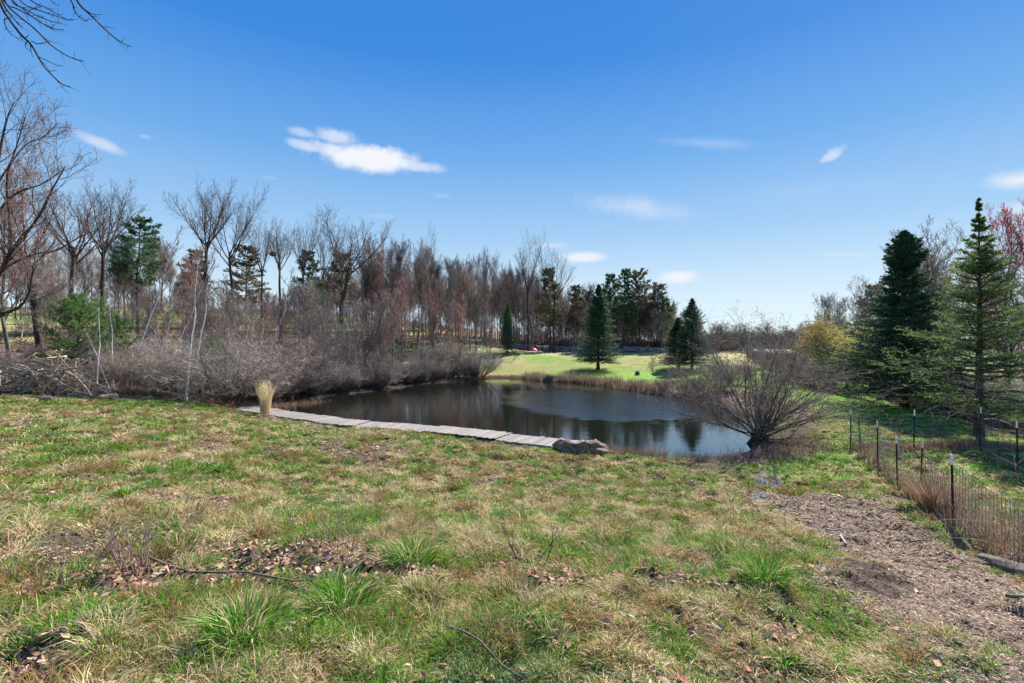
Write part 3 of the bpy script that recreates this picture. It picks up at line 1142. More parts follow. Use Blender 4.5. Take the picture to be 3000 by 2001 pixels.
def pine(seed, H=16, Rb=3.2, clear=0.35, nb=34, mat='pine', r0=0.2, name='pine', label='', cat='tree', group=None, nl=0.26, nw=0.06, sec=10, tuft=18):
    """white pine: open whorls of level plates with gaps between"""
    r = seedr(seed)
    t = thing(name, label, cat, (0, 0, 0), 0, group)
    P0, R0 = trunk_line(H * 0.97, r0, 12, (r.normal(0, .02), 0), 0.02, r, 0.15)
    v, f = tubes(P0, R0, 8)
    build_mesh('trunk', v, f, M['dark_bark'], t, smooth=True)
    nwh = nb // 4
    s = np.repeat((np.arange(nwh) + r.uniform(0, .5, nwh)) / nwh, 4)
    nb = len(s)
    zz = H * (clear + (0.965 - clear) * s)
    ln = Rb * (0.35 + 0.9 * (1 - s) ** 0.7) * r.uniform(0.45, 1.15, nb) * np.where(s < 0.12, 0.7, 1)
    a = np.tile(np.arange(4) * 1.57, nwh) + np.repeat(r.uniform(0, 6.28, nwh), 4) + r.normal(0, .3, nb)
    el = 0.05 + 0.5 * s ** 2 + r.normal(0, 0.08, nb)
    d = np.stack([np.cos(a) * np.cos(el), np.sin(a) * np.cos(el), np.sin(el)], -1)
    K = 6
    P = np.zeros((nb, K, 3))
    fz = np.clip(zz / (H * 0.97) * 11, 0, 10.99)
    i0 = fz.astype(int)
    fr = (fz - i0)[:, None]
    P[:, 0] = P0[0, i0] * (1 - fr) + P0[0, np.minimum(i0 + 1, 11)] * fr
    for k in range(1, K):
        d = d + r.normal(0, 0.08, (nb, 3))
        d[:, 2] += 0.05
        d = norm(d)
        P[:, k] = P[:, k - 1] + d * (ln / (K - 1))[:, None]
    R = (0.02 + 0.012 * ln)[:, None] * (1 - 0.75 * np.linspace(0, 1, K))[None]
    P2, R2 = grow(P, R, sec, 0.25, 1.0, 0.8, 0.45, 4, 0.05, 0.12, 0.5, 0.01, 0.4, r, flat=0.7)
    P3_, R3 = grow(P2, R2, 4, 0.3, 1.0, 0.7, 0.5, 3, 0.12, 0.15, 0.6, 0.008, 0.3, r, flat=0.5)
    stack_tubes([(P, R, 4), (P2, R2, 3)]).build('boughs', M['dark_bark'], t)
    g = Geo()
    for T, q in ((P3_, tuft), (P2, tuft)):
        v, f = needles(T, q, nl, nw, r, ang=0.8, t0=0.35)
        g.add(v, [f])
    v, f = needles(P0[:, 9:], 60, nl, nw, r)
    g.add(v, [f])
    g.build('needles', M[mat], t)
    return t


def top_scale(px, topy, d, H):
    """ground position for a photo column and distance, and the scale that brings a plant of height H to row topy"""
    x = (px - 1500) / FX * d
    z = gz(x, d)
    need = CAMZ + (1000 - topy) / FX * d - z
    return x, z, need / H


class Kind:
    def __init__(s, root, H):
        s.root, s.H, s.used = root, H, False

    def put(s, px, topy, d, label, group=None, rz=None, wx=1.0, tilt=None):
        x, z, k = top_scale(px, topy, d, s.H)
        rz = rs.uniform(0, 6.28) if rz is None else rz
        sc = (k * wx, k * wx, k)
        return s.at(x, d, z, rz, sc, label, group, tilt)

    def at(s, x, y, z, rz, sc, label, group=None, tilt=None):
        if not s.used:
            s.used = True
            o = s.root
            o.location = (float(x), float(y), float(z))
            o.rotation_euler = (0, 0, rz) if tilt is None else (tilt[0], tilt[1], rz)
            o.scale = sc if hasattr(sc, '__len__') else (sc,) * 3
            o['label'] = label
            if group:
                o['group'] = group
            elif 'group' in o:
                del o['group']
            return o
        return copy_tree(s.root, (x, y, z), rz, sc, label, group, tilt)


# prototypes ---------------------------------------------------------------
# broad open-crowned trees
VASE = [Kind(tree_bare(100 + i, 15, 0.30, limb=(8, 0.62, 0.58), l2=(9, 0.55, 0.6), l3=(7, 0.5, 0.65), l4=(3, 0.55, 0.7), up=0.15, wob=0.05, twig='dark_twig', rtw=0.014,
                       bud='budbrown', budn=1), 16.0) for i in range(3)]
# tall narrow woodland trees, crowded crowns
WOOD = [Kind(tree_bare(200 + i, 15, 0.15, clear=0.38, fork=False, limb=(24, 0.40, 0.62), l2=(8, 0.5, 0.65), l3=(7, 0.55, 0.7), l4=(4, 0.6, 0.7), up=0.22,
                       twig=['twig', 'dark_twig', 'twig', 'twig'][i], rtw=0.016, wob=0.055), 16.0) for i in range(4)]
# red-budded maples
REDT = [Kind(tree_bare(300 + i, 11, 0.13, clear=0.2, fork=False, limb=(24, 0.42, 0.66), l2=(8, 0.5, 0.65), l3=(5, 0.55, 0.7), l4=(4, 0.6, 0.7), up=0.26,
                       twig='red_twig', bark='bark', bud='bud', budn=4, rtw=0.013, name='red_maple', cat='tree'), 11.9) for i in range(2)]
CRIM = Kind(tree_bare(310, 11, 0.13, clear=0.2, fork=False, limb=(24, 0.40, 0.60), l2=(8, 0.5, 0.65), l3=(5, 0.55, 0.7), l4=(4, 0.6, 0.7), up=0.26,
                      twig='red_twig', bark='bark', bud='crimson', budn=5, rtw=0.009, name='red_maple', cat='tree'), 11.9)
# thin woodland saplings
SAPL = [Kind(tree_bare(400 + i, 7, 0.05, clear=0.15, fork=False, limb=(24, 0.42, 0.7), l2=(8, 0.5, 0.65), l3=(6, 0.55, 0.7), l4=(3, 0.6, 0.7), up=0.16,
                       twig=['twig', 'grey_twig', 'red_twig'][i], bark='bark', rtw=0.010, name='sapling'), 7.5) for i in range(3)]
SHRUB = [Kind(shrub(500 + i, 2.9, 24, [0.9, 0.8, 1.0, 0.7][i], 0.022, 9, 6, 4, twig=['grey_twig', 'twig', 'grey_twig', 'twig'][i]), 2.75) for i in range(4)]
DSHRUB = [Kind(shrub(520 + i, 2.0, 22, 1.1, 0.018, 9, 6, 4, twig='dark_twig', stem='dark_bark'), 1.8) for i in range(2)]
BIRCH = [Kind(tree_bare(600 + i, 8, 0.06, clear=0.35, fork=False, limb=(13, 0.2, 0.5), l2=(4, 0.5, 0.65), l3=(4, 0.55, 0.7), l4=(3, 0.6, 0.7), up=0.22,
                        twig='twig', bark='birch', rtw=0.005, name='birch', lean=(0.0, 0.0)), 8.6) for i in range(2)]
SPRUCE = [Kind(conifer(700 + i, 10, [2.5, 2.8][i], 0.09, 280, 0.9, -0.14, 16, 9, 0.15, 0.055, 'spruce', lumpy=0.4), 9.9) for i in range(2)]
PINE = [Kind(pine(720, 16, 3.4, 0.30, 60), 15.8), Kind(pine(721, 16, 3.8, 0.40, 48), 15.8), Kind(pine(722, 16, 3.6, 0.30, 60, mat='brownpine'), 15.8)]

# ------------------------------------------------------------------ the wood behind the pond
def topline(px):
    return np.interp(px, [-100, 60, 200, 300, 420, 500, 600, 700, 850, 1000, 1100, 1200, 1280, 1350, 1420, 1500, 1600, 1680, 1750, 1900, 1990],
                     [640, 640, 640, 690, 800, 860, 850, 830, 820, 760, 740, 725, 735, 770, 745, 775, 800, 835, 820, 850, 888])


WL = {0: 'slender grey-twigged bare tree crowded in the wood behind the pond', 1: 'dark-twigged bare tree crowded in the wood behind the pond',
      2: 'brownish bare tree crowded in the wood behind the pond', 3: 'pale grey bare tree crowded in the wood behind the pond'}


def wood():
    r = seedr(42)
    n = 0
    # the body of the wood, spread evenly with jitter
    for i in range(130):
        px = 520 + (1490 - 520) * (i + r.uniform(0, 1)) / 130
        d = r.uniform(74, 112)
        k = int(r.randint(0, 4))
        WOOD[k].put(px, topline(px) + r.uniform(0, 110), d, WL[k], 'bare trees of the wood behind the pond', wx=r.uniform(.7, 1.0))
    # behind the right-hand lawn: thin trunks with the sky between
    for i in range(92):
        px = 1470 + (1975 - 1470) * (i + r.uniform(0, 1)) / 92
        d = r.uniform(90, 128)
        k = int(r.randint(0, 4))
        WOOD[k].put(px, topline(px) + r.uniform(10, 110), d, 'thin-trunked bare tree in the grove beyond the far lawn', 'bare trees of the grove beyond the far lawn', wx=r.uniform(.75, .95))
    for i in range(48):
        px = -60 + (600 + 60) * (i + r.uniform(0, 1)) / 48
        d = r.uniform(58, 110)
        k = int(r.randint(0, 4))
        WOOD[k].put(px, 730 + r.uniform(-30, 150), d, 'bare tree on the hillside behind the thicket', 'bare trees on the hillside behind the thicket', wx=r.uniform(.9, 1.2))
    # understorey saplings
    for i in range(125):
        px = 60 + (1440 - 60) * (i + r.uniform(0, 1)) / 125
        d = r.uniform(42, 92)
        if px > 1180:
            d = r.uniform(64, 96)
        k = int(r.choice([0, 0, 1, 1, 2]))
        tp = r.uniform(810, 940) if px > 500 else r.uniform(800, 950)
        if px > 1000:
            tp = r.uniform(830, 960)
        SAPL[k].put(px, tp, d, ['thin brown sapling', 'thin pale sapling', 'thin reddish sapling'][k] + ' in the undergrowth between pond and wood',
                    'saplings between pond and wood', wx=r.uniform(.75, 1.25))
    for i in range(70):
        px = 1470 + (1985 - 1470) * (i + r.uniform(0, 1)) / 70
        SAPL[int(r.randint(0, 3))].put(px, r.uniform(880, 985), r.uniform(88, 122), 'thin sapling among the trunks of the grove beyond the far lawn', 'saplings of the grove beyond the far lawn', wx=r.uniform(1.0, 1.8))
    # outlying hedge along the skyline
    for i in range(54):
        px = 1990 + (2580 - 1990) * (i + r.uniform(0, 1)) / 54
        d = r.uniform(104, 150)
        k = int(r.randint(0, 3))
        SAPL[k].put(px, 958 + r.uniform(-14, 22), d, 'low purplish bare tree in the distant hedge on the skyline', 'bare trees of the distant hedge', wx=r.uniform(1.4, 2.4))


wood()
for i_ in range(44):
    r_ = seedr(3000 + i_)
    px_ = 1985 + (2600 - 1985) * (i_ + r_.uniform(0, 1)) / 44
    DSHRUB[i_ % 2].put(px_, r_.uniform(972, 990), r_.uniform(96, 118), 'low dark bush at the foot of the distant hedge', 'dark bushes of the distant hedge', wx=r_.uniform(1.6, 2.4))
for i_ in range(30):
    r_ = seedr(3100 + i_)
    px_ = 1490 + (1985 - 1490) * (i_ + r_.uniform(0, 1)) / 30
    DSHRUB[i_ % 2].put(px_, r_.uniform(985, 1002), r_.uniform(89, 100), 'low dark bush along the foot of the grove', 'dark bushes at the foot of the grove', wx=r_.uniform(1.4, 2.2))

V_ = [
    (0, 603, 545, 72, 'tall lone bare tree with a high vase-shaped crown, topmost against the sky above the thicket', 0.9),
    (1, 683, 592, 74, 'tall bare tree with an upswept crown beside the vase-shaped one', 0.8),
    (2, 822, 640, 70, 'dark bent bare tree with a crooked trunk', 0.75),
    (0, 890, 650, 76, 'dark bare tree with crowded twigs standing between the crooked tree and the green pine', 0.6),
    (1, 990, 633, 66, 'broad many-limbed dark bare tree, widest of the crowns behind the pond', 1.05),
    (2, 1075, 700, 70, 'spreading bare tree with a long limb bending low towards the pond', 0.95),
    (0, 765, 660, 80, 'slim bare tree with a small upswept crown left of the crooked one', 0.6),
    (1, 945, 690, 82, 'bare tree filling the gap left of the broad dark tree', 0.7),
    (0, 1145, 712, 78, 'bare tree with a fanned top at the near end of the grey crowns', 0.6),
    (1, 1262, 708, 80, 'slender fan-topped tree among the grey crowns behind the small red maple', 0.5),
    (2, 1420, 722, 86, 'slender fan-topped tree just above the narrow dark spruce', 0.5),
    (0, 1548, 720, 84, 'tall dark-trunked bare tree beside the red tarpaulin', 0.62),
    (1, 1622, 730, 84, 'tall dark-trunked bare tree with the pine growing inside its crown', 0.7),
    (2, 1935, 845, 92, 'bare tree with fanned twigs at the open end of the grove', 0.9),
    (1, 120, 560, 44, 'many-stemmed bare tree with boughs sweeping over the young pine', 1.1),
    (0, 300, 545, 50, 'bare tree with fine upright twigs in front of the tall dark pine', 0.9),
    (2, 215, 540, 46, 'reddish-tipped bare tree between the leaning dark tree and the tall pine', 1.0),
]
NEST_TREES = []
for k, px, tp, d, lb, wx in V_:
    o_ = VASE[k].put(px, tp, d, lb, wx=wx)
    if px == 822:
        NEST_TREES.append(o_)
NEST_TREES.append(WOOD[1].put(1172, 722, 74, 'bare tree carrying a squirrel nest at the near edge of the wood', None, wx=1.0))

for px, tp, d, lb, wx in [
    (1180, 812, 56, 'small red maple glowing with red buds at the head of the pond', 0.75),
    (1100, 725, 74, 'tall red-budded maple at the near edge of the wood', 0.95),
    (1350, 880, 66, 'low red-budded maple behind the far-bank thicket', 1.2),
    (1275, 850, 63, 'rusty-twigged maple between the two red ones', 1.0),
    (560, 745, 62, 'brownish-red maple in front of the tall vase-shaped tree', 1.2),
    (30, 470, 38, 'red-budded maple at the edge of the view behind the leaning dark tree', 0.9),
    (2950, 625, 34, 'crimson-budded maple rising behind the tall fir', 0.95),
    (3060, 600, 30, 'crimson-budded maple at the very edge of the view beyond the fir', 1.0),
    (2735, 810, 50, 'hazy pinkish maple between the two tall conifers', 1.1),
    (2880, 760, 44, 'pinkish maple behind the trunk of the tall fir', 1.0),
]:
    if px < 2900:
        REDT[int(rs.randint(0, 2))].put(px, tp, d, lb, wx=wx)
    else:
        CRIM.put(px, tp, d, lb, wx=wx)

for k, px, tp, d, lb, wx in [
    (1, 405, 640, 62, 'tall dark pine with level plates of needles standing above the birches', 1.0),
    (0, 570, 735, 80, 'small dark green pine under the vase-shaped bare tree', 1.0),
    (2, 722, 720, 84, 'dull brown-green pine beside the crooked bare tree', 1.0),
    (0, 908, 735, 84, 'bright green pine showing between the dark bare trunks', 0.85),
    (0, 935, 830, 70, 'yellowish-green pine low among the bare trunks', 0.9),
    (2, 1000, 740, 92, 'faint brownish pine behind the broad many-limbed tree', 1.0),
    (2, 1612, 785, 86, 'dull pine within the crown of the dark-trunked bare tree', 0.75),
    (2, 1690, 835, 92, 'brownish pine just beyond the lawn spruce', 0.8),
    (0, 1785, 805, 94, 'blue-green pine behind the lawn spruce, nearest its tip', 0.75),
    (0, 1825, 790, 92, 'tall blue-green pine left of the brown-topped one in the grove', 0.75),
    (2, 1872, 790, 93, 'brown-topped pine in the middle of the grove', 0.8),
    (2, 1925, 830, 94, 'broad brownish pine near the open end of the grove', 0.95),
    (0, 1955, 875, 90, 'green pine at the open end of the grove', 0.8),
    (0, 1855, 880, 88, 'low green pine among the trunks of the grove', 0.6),
    (2, 1720, 850, 98, 'faint pine between the dull pines of the grove', 0.8),
    (0, 2550, 838, 60, 'dark pine peeping out behind the big spruce by the fence', 0.9),
    (1, 60, 850, 90, 'distant pine low on the hillside behind the leaning dark tree', 1.1),
]:
    PINE[k].put(px, tp, d, lb, wx=wx)

SPRUCE[0].put(1752, 832, 62, 'dark green conical spruce standing alone on the far lawn', wx=1.15)
SPRUCE[1].put(1487, 890, 76, 'narrow dark spruce at the corner of the wood by the far lawn', wx=0.72)
SPRUCE[1].put(2027, 874, 60, 'blue-green spruce with a bare foot right of the grove', wx=1.15)
SPRUCE[0].put(1988, 930, 62, 'short bushy spruce crowding the blue-green one', wx=1.7)


def big_conifers():
    a = conifer(31, 10.8, 4.1, 0.09, 265, 0.88, -0.16, 18, 8, 0.10, 0.034, 'spruce', r0=0.2, label='big dense dark spruce beyond the far side of the wire fence',
                lumpy=0.55, third=5, seclr=0.42)
    x, z, k = top_scale(2650, 672, 28.5, 10.75)
    a.location = (x, 28.5, z)
    a.scale = (k, k, k)
    b = conifer(38, 9.6, 4.0, 0.12, 140, 1.5, -0.02, 15, 9, 0.07, 0.020, 'fir', r0=0.16, name='fir', label='tall light-green fir with a thin straight trunk right behind the wire fence',
                lumpy=0.55, third=4, seclr=0.45, dead=26, upt=0.02)
    x, z, k = top_scale(2868, 582, 18.6, 9.5)
    b.location = (x, 18.6, z)
    b.scale = (k, k, k)
    c = copy_tree(b, (17.2, 21.0, gz(17.2, 21.0)), 2.0, 0.62, 'lower leafy fir filling the gap between dark spruce and thin-trunked fir')
    c.location = (27.6, 31.0, gz(27.6, 31.0))
    c.scale = (0.6, 0.6, 0.62)
    c2 = copy_tree(b, (22.3, 19.5, gz(22.3, 19.5)), 4.0, 0.66, 'shorter fir at the edge of the view behind the fence corner')
    yp = conifer(44, 4.2, 2.1, 0.10, 46, 0.5, 0.10, 9, 12, 0.15, 0.026, 'youngpine', r0=0.06, name='young_pine', label='bushy bright green young pine behind the brush pile', lumpy=0.5, third=3, upt=0.06)
    x, z, k = top_scale(228, 868, 31, 4.2)
    yp.location = (x, 31, z)
    yp.scale = (k * .78, k * .78, k)
    y2 = copy_tree(yp, (0, 0, 0), 1.5, 0.7, 'smaller dark young pine beside the bright one, behind the birches')
    x, z, k = top_scale(330, 905, 34, 4.2)
    y2.location = (x, 34, z)
    y2.scale = (k * .65, k * .65, k * .9)
    y3 = copy_tree(yp, (0, 0, 0), 3.1, 0.4, 'small round yellow-green bush glowing under the dark trunks')
    x, z, k = top_scale(1005, 965, 58, 4.2)
    y3.location = (x, 58, z)
    y3.scale = (k * .9, k * .9, k)
    y4 = copy_tree(yp, (0, 0, 0), 4.4, 0.4, 'faint pale green young pine seen through the shrubs behind the reed clump')
    x, z, k = top_scale(620, 1000, 36, 4.2)
    y4.location = (x, 36, z)
    y4.scale = (k * .6, k * .6, k)


big_conifers()

# ------------------------------------------------------------------ thickets round the pond
def thickets():
    r = seedr(5)
    L = {0: 'rounded pale grey bare shrub in the thicket along the pond', 1: 'brownish bare shrub in the thicket along the pond',
         2: 'wide pale grey bare shrub in the thicket along the pond', 3: 'upright brownish bare shrub in the thicket along the pond'}
    G = 'shrubs of the thicket along the pond'
    # named ones first: px, top, distance
    SHRUB[0].put(668, 985, 30.5, 'large many-stemmed grey shrub at the far end of the boardwalk', None, wx=1.45)
    SHRUB[1].put(388, 1020, 28.0, 'round grey shrub on a dark forked foot nearest the brush pile', None, wx=1.15)
    SHRUB[3].put(486, 1000, 28.6, 'dense brown shrub between the round grey one and the leaning birches', None, wx=1.2)
    SHRUB[2].put(1400, 990, 56, 'grey shrub leaning out over the head of the pond beside the narrow spruce', None, wx=1.3)
    SHRUB[0].put(1225, 1035, 50, 'pale feathery shrub among the dark ones at the head of the pond', None, wx=1.2)
    SHRUB[3].put(1300, 985, 58, 'tall grey shrub with slanting stems standing on the leaf-strewn bank', None, wx=1.2)
    pts = []
    for px, top, d in [(560, 1030, 31), (600, 990, 35), (760, 1000, 33.5), (800, 985, 37), (850, 1040, 36), (900, 1000, 40), (930, 1050, 38.5), (985, 1010, 43), (1020, 1050, 41),
                       (1070, 1020, 46), (1100, 1060, 43.5), (1150, 1040, 48), (1190, 1075, 47.5), (700, 960, 42), (620, 960, 44), (520, 970, 41), (450, 985, 36), (820, 960, 46),
                       (900, 965, 50), (990, 975, 52), (1080, 985, 55), (340, 1010, 38), (280, 1040, 36), (1160, 1000, 58), (1250, 1000, 60), (740, 1060, 32.6), (1040, 1000, 60), (560, 1000, 48), (430, 960, 46), (380, 990, 33)]:
        k = int(r.randint(0, 4))
        SHRUB[k].put(px, top + r.uniform(-12, 12), d, L[k], G, wx=r.uniform(1.2, 1.6))
    sh_ = np.array([shore(*q) for q in [(800, 1190), (870, 1176), (960, 1160), (1090, 1146), (1180, 1134), (1280, 1120), (1350, 1112), (1430, 1107)]])
    cu = np.concatenate([[0], np.cumsum(np.linalg.norm(np.diff(sh_, axis=0), axis=1))])
    for i in range(38):
        q = cu[-1] * (i + .5) / 38
        x = np.interp(q, cu, sh_[:, 0]) - 0.9 + r.normal(0, .35)
        y = np.interp(q, cu, sh_[:, 1]) + 0.35 + r.normal(0, .35)
        (DSHRUB if i % 3 else SHRUB)[int(r.randint(0, 2))].at(x, y, gz(x, y), r.uniform(0, 6), r.uniform(.65, 1.05), 'low tangle of twigs overhanging the water of the pond', 'low tangles along the water')
    # far bank and the bank right of the pond
    for px, top, d in [(1880, 1112, 43.5), (1950, 1095, 40), (2010, 1090, 38), (2060, 1080, 36), (2110, 1060, 37), (2160, 1050, 40), (1990, 1070, 47), (2080, 1040, 48)]:
        SHRUB[int(r.randint(0, 4))].put(px, top, d, 'low brownish shrub on the bank behind the big leaning shrub', 'low shrubs on the bank behind the big shrub', wx=1.3)
    # hedge of brush right of the pond, under the willow
    for px, top, d in [(2300, 1010, 50), (2350, 1000, 46), (2390, 1040, 39), (2440, 1060, 37.5), (2330, 1060, 42), (2540, 1010, 43), (2300, 1000, 52), (2260, 995, 60), (2500, 950, 52)]:
        SHRUB[int(r.randint(0, 4))].put(px, top, d, 'tangled grey-brown shrub under the yellow willow', 'shrubs under the yellow willow', wx=1.5)
    # dark thicket beyond the lawn, behind the spruce and the fir
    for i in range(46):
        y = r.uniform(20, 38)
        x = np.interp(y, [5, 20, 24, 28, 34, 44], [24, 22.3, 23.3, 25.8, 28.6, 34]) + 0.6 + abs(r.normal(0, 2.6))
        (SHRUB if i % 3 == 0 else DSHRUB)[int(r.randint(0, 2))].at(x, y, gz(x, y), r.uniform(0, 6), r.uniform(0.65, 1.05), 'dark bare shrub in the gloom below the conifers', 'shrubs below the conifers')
    for px, top, d in [(2700, 760, 42), (2560, 830, 48), (2440, 880, 56), (2790, 830, 38), (2620, 860, 46), (2690, 700, 40), (2960, 820, 30)]:
        WOOD[int(r.randint(0, 2))].put(px, top, d, 'thin bare tree showing between the two tall conifers', 'bare trees behind the tall conifers', wx=1.2)
    # left hillside brush above the brush pile
    for px, top, d in [(30, 1030, 30), (80, 1050, 29), (-20, 1000, 34), (160, 1050, 29.5), (230, 1060, 29), (300, 1040, 31), (100, 1000, 40), (0, 960, 46), (170, 960, 46), (260, 970, 44), (330, 960, 50)]:
        SHRUB[1 if r.uniform() < .6 else 3].put(px, top, d, 'thin brown shrub on the leaf-strewn slope above the brush pile', 'thin shrubs above the brush pile', wx=1.0)


thickets()

# birches: thin white stems, some leaning far over
for px, tp, d, ty, lb in [
    (283, 800, 29.0, 0.02, 'straight slim white birch next to the young pine'),
    (332, 820, 30.0, -0.02, 'thin grey-white birch just beside the straight one'),
    (325, 930, 28.2, -0.36, 'white birch stem leaning over towards the young pine'),
    (378, 640, 36, 0.34, 'tall white birch leaning away from the young pine over the thicket'),
    (545, 700, 28.2, 0.10, 'slender white birch on the meadow edge by the dense brown shrub'),
    (562, 700, 31, 0.16, 'slightly inclined white birch close behind the meadow-edge birch'),
    (480, 760, 38, 0.42, 'faint birch leaning strongly over the middle of the thicket'),
    (795, 770, 50, 0.24, 'stout white birch trunk leaning among dark trees behind the reed clump'),
    (62, 830, 50, 0.18, 'short white birch trunk leaning on the hillside behind the dark tree'),
    (300, 850, 33, 0.12, 'thin white birch behind the leaning one, crossing the young pine'),
    (440, 800, 33, 0.30, 'slim white birch slanting across the middle of the thicket'),
    (700, 900, 46, 0.30, 'small slanting white birch above the many-stemmed grey shrub'),
    (1225, 870, 60, 0.03, 'pale upright stem rising from the feathery shrub at the head of the pond'),
]:
    x, z, k = top_scale(px, tp, d, 8.6 * math.cos(ty))
    BIRCH[int(rs.randint(0, 2))].at(x, d, z, 0.0, (k * 0.95, k * 0.95, k) if px != 795 else (k * 1.6, k * 1.6, k), lb, None, tilt=(0.0, ty))


# the big leaning shrub at the water's edge
def big_shrub():
    r = seedr(66)
    t = thing('willow_shrub', 'huge fan-shaped bare shrub on a dark stump at the water edge', 'shrub')
    x, y = (2225 - 1500) / FX * 20.3, 20.3
    t.location = (x, y, gz(x, y))
    n = 60
    a = r.uniform(0, 6.28, n)
    th = 1.22 * r.uniform(0.0, 1, n) ** 0.7
    th[:18] = r.uniform(1.12, 1.46, 18)
    K = 9
    P = np.zeros((n, K, 3))
    P[:, 0] = np.stack([np.cos(a) * .3 * r.uniform(0, 1, n), np.sin(a) * .3 * r.uniform(0, 1, n), r.uniform(0.15, 0.5, n)], -1)
    d = np.stack([np.cos(a) * np.sin(th), np.sin(a) * np.sin(th), np.cos(th)], -1)
    ln = r.uniform(2.6, 4.4, n) * (1.12 - 0.03 * np.sin(th)) * np.where(np.cos(a) < 0, 1.08, 0.95)
    for k in range(1, K):
        d = d + r.normal(0, 0.11, (n, 3))
        d[:, 2] += 0.035
        d = norm(d)
        P[:, k] = P[:, k - 1] + d * (ln / (K - 1))[:, None]
    P[:, :, 2] = np.maximum(P[:, :, 2], 0.02 + 0.05 * r.uniform(0, 1, (n, 1)))
    R = (0.038 * r.uniform(0.4, 1.35, n))[:, None] * (1 - 0.78 * np.linspace(0, 1, K))[None]
    P2, R2 = grow(P, R, 9, 0.3, 1.0, 0.5, 0.42, 6, 0.05, 0.12, 0.6, 0.008, 0.35, r)
    P3_, R3 = grow(P2, R2, 6, 0.15, 1.0, 0.7, 0.5, 4, 0.06, 0.22, 0.7, 0.0045, 0.3, r)
    P4, R4 = grow(P3_, R3, 2, 0.1, 1.0, 0.8, 0.6, 3, 0.03, 0.25, 0.8, 0.0035, 0.2, r)
    stack_tubes([(P, R, 6), (P2, R2, 4)]).build('branches', M['bark'], t, smooth=True)
    stack_tubes([(P3_, R3, 3), (P4, R4, 3)]).build('twigs', M['grey_twig'], t)
    v, f = bits(P4, 2, 0.022, r, 0.01, 0.3, 0.7)
    build_mesh('buds', v, [f], M['budbrown'], t)
    g = Geo()
    for k in range(7):
        aa = k * 0.9 + r.uniform(0, .3)
        pts = np.array([[0, 0, 0.55], [0.18 * math.cos(aa), 0.18 * math.sin(aa), 0.25], [0.42 * math.cos(aa), 0.42 * math.sin(aa), -0.05], [0.6 * math.cos(aa), 0.6 * math.sin(aa), -0.3]])
        g.tube(polyline(pts, 7), np.linspace(0.16, 0.07, 7)[None], 7)
    g.build('stump', M['dark_bark'], t, smooth=True)


big_shrub()


# yellow willow
def willow():
    r = seedr(77)
    for j, (px, top, d, lb, sc) in enumerate([(2480, 950, 39, 'yellow-twigged weeping willow beyond the spruce by the fence', 1.0),
                                              (2410, 915, 44, 'taller olive willow with a thin crooked top behind the yellow one', 1.0)]):
        t = thing('willow', lb, 'tree')
        H = 5.2
        P0, R0 = trunk_line(H * .5, 0.16, 8, (0.05, 0), 0.05, r, 0.5)
        P1, R1 = grow(P0, R0, 14, 0.25, 1.0, 0.7, 1.05, 7, 0.08, 0.1, 0.5, 0.02, 0.2, r)
        P2, R2 = grow(P1, R1, 12, 0.2, 1.0, 0.8, 0.42, 6, -0.02, 0.15, 0.5, 0.012, 0.2, r)
        P3_, R3 = grow(P2, R2, 7, 0.15, 1.0, 0.9, 0.9, 6, -0.32 if j == 0 else 0.0, 0.12, 0.6, 0.009, 0.2, r)
        build_mesh('trunk', *(lambda q: (q[0], q[1]))(tubes(P0, R0, 8)), M['bark'], t, smooth=True)
        stack_tubes([(P1, R1, 5)]).build('limbs', M['bark'], t)
        g = stack_tubes([(P2, R2, 3), (P3_, R3, 3)])
        v, f = bits(P3_, 18, 0.055, r, 0.02, 0.1, 0.4)
        g.add(v, [f])
        g.build('strands', M['willow' if j == 0 else 'olive'], t)
        x, z, k = top_scale(px, top, d, 5.6)
        t.location = (x, d, z)
        t.scale = (k * 1.0, k * 1.0, k)


willow()
for px, tp, d, lb in [(2410, 868, 50, 'crooked thin tree with a bent top rising out of the willows'), (2460, 885, 54, 'thin bare tree with upright stems above the willows'),
                      (2505, 880, 56, 'thin bare tree just beside the big spruce, above the willows')]:
    SAPL[1].put(px, tp, d, lb, wx=0.8)


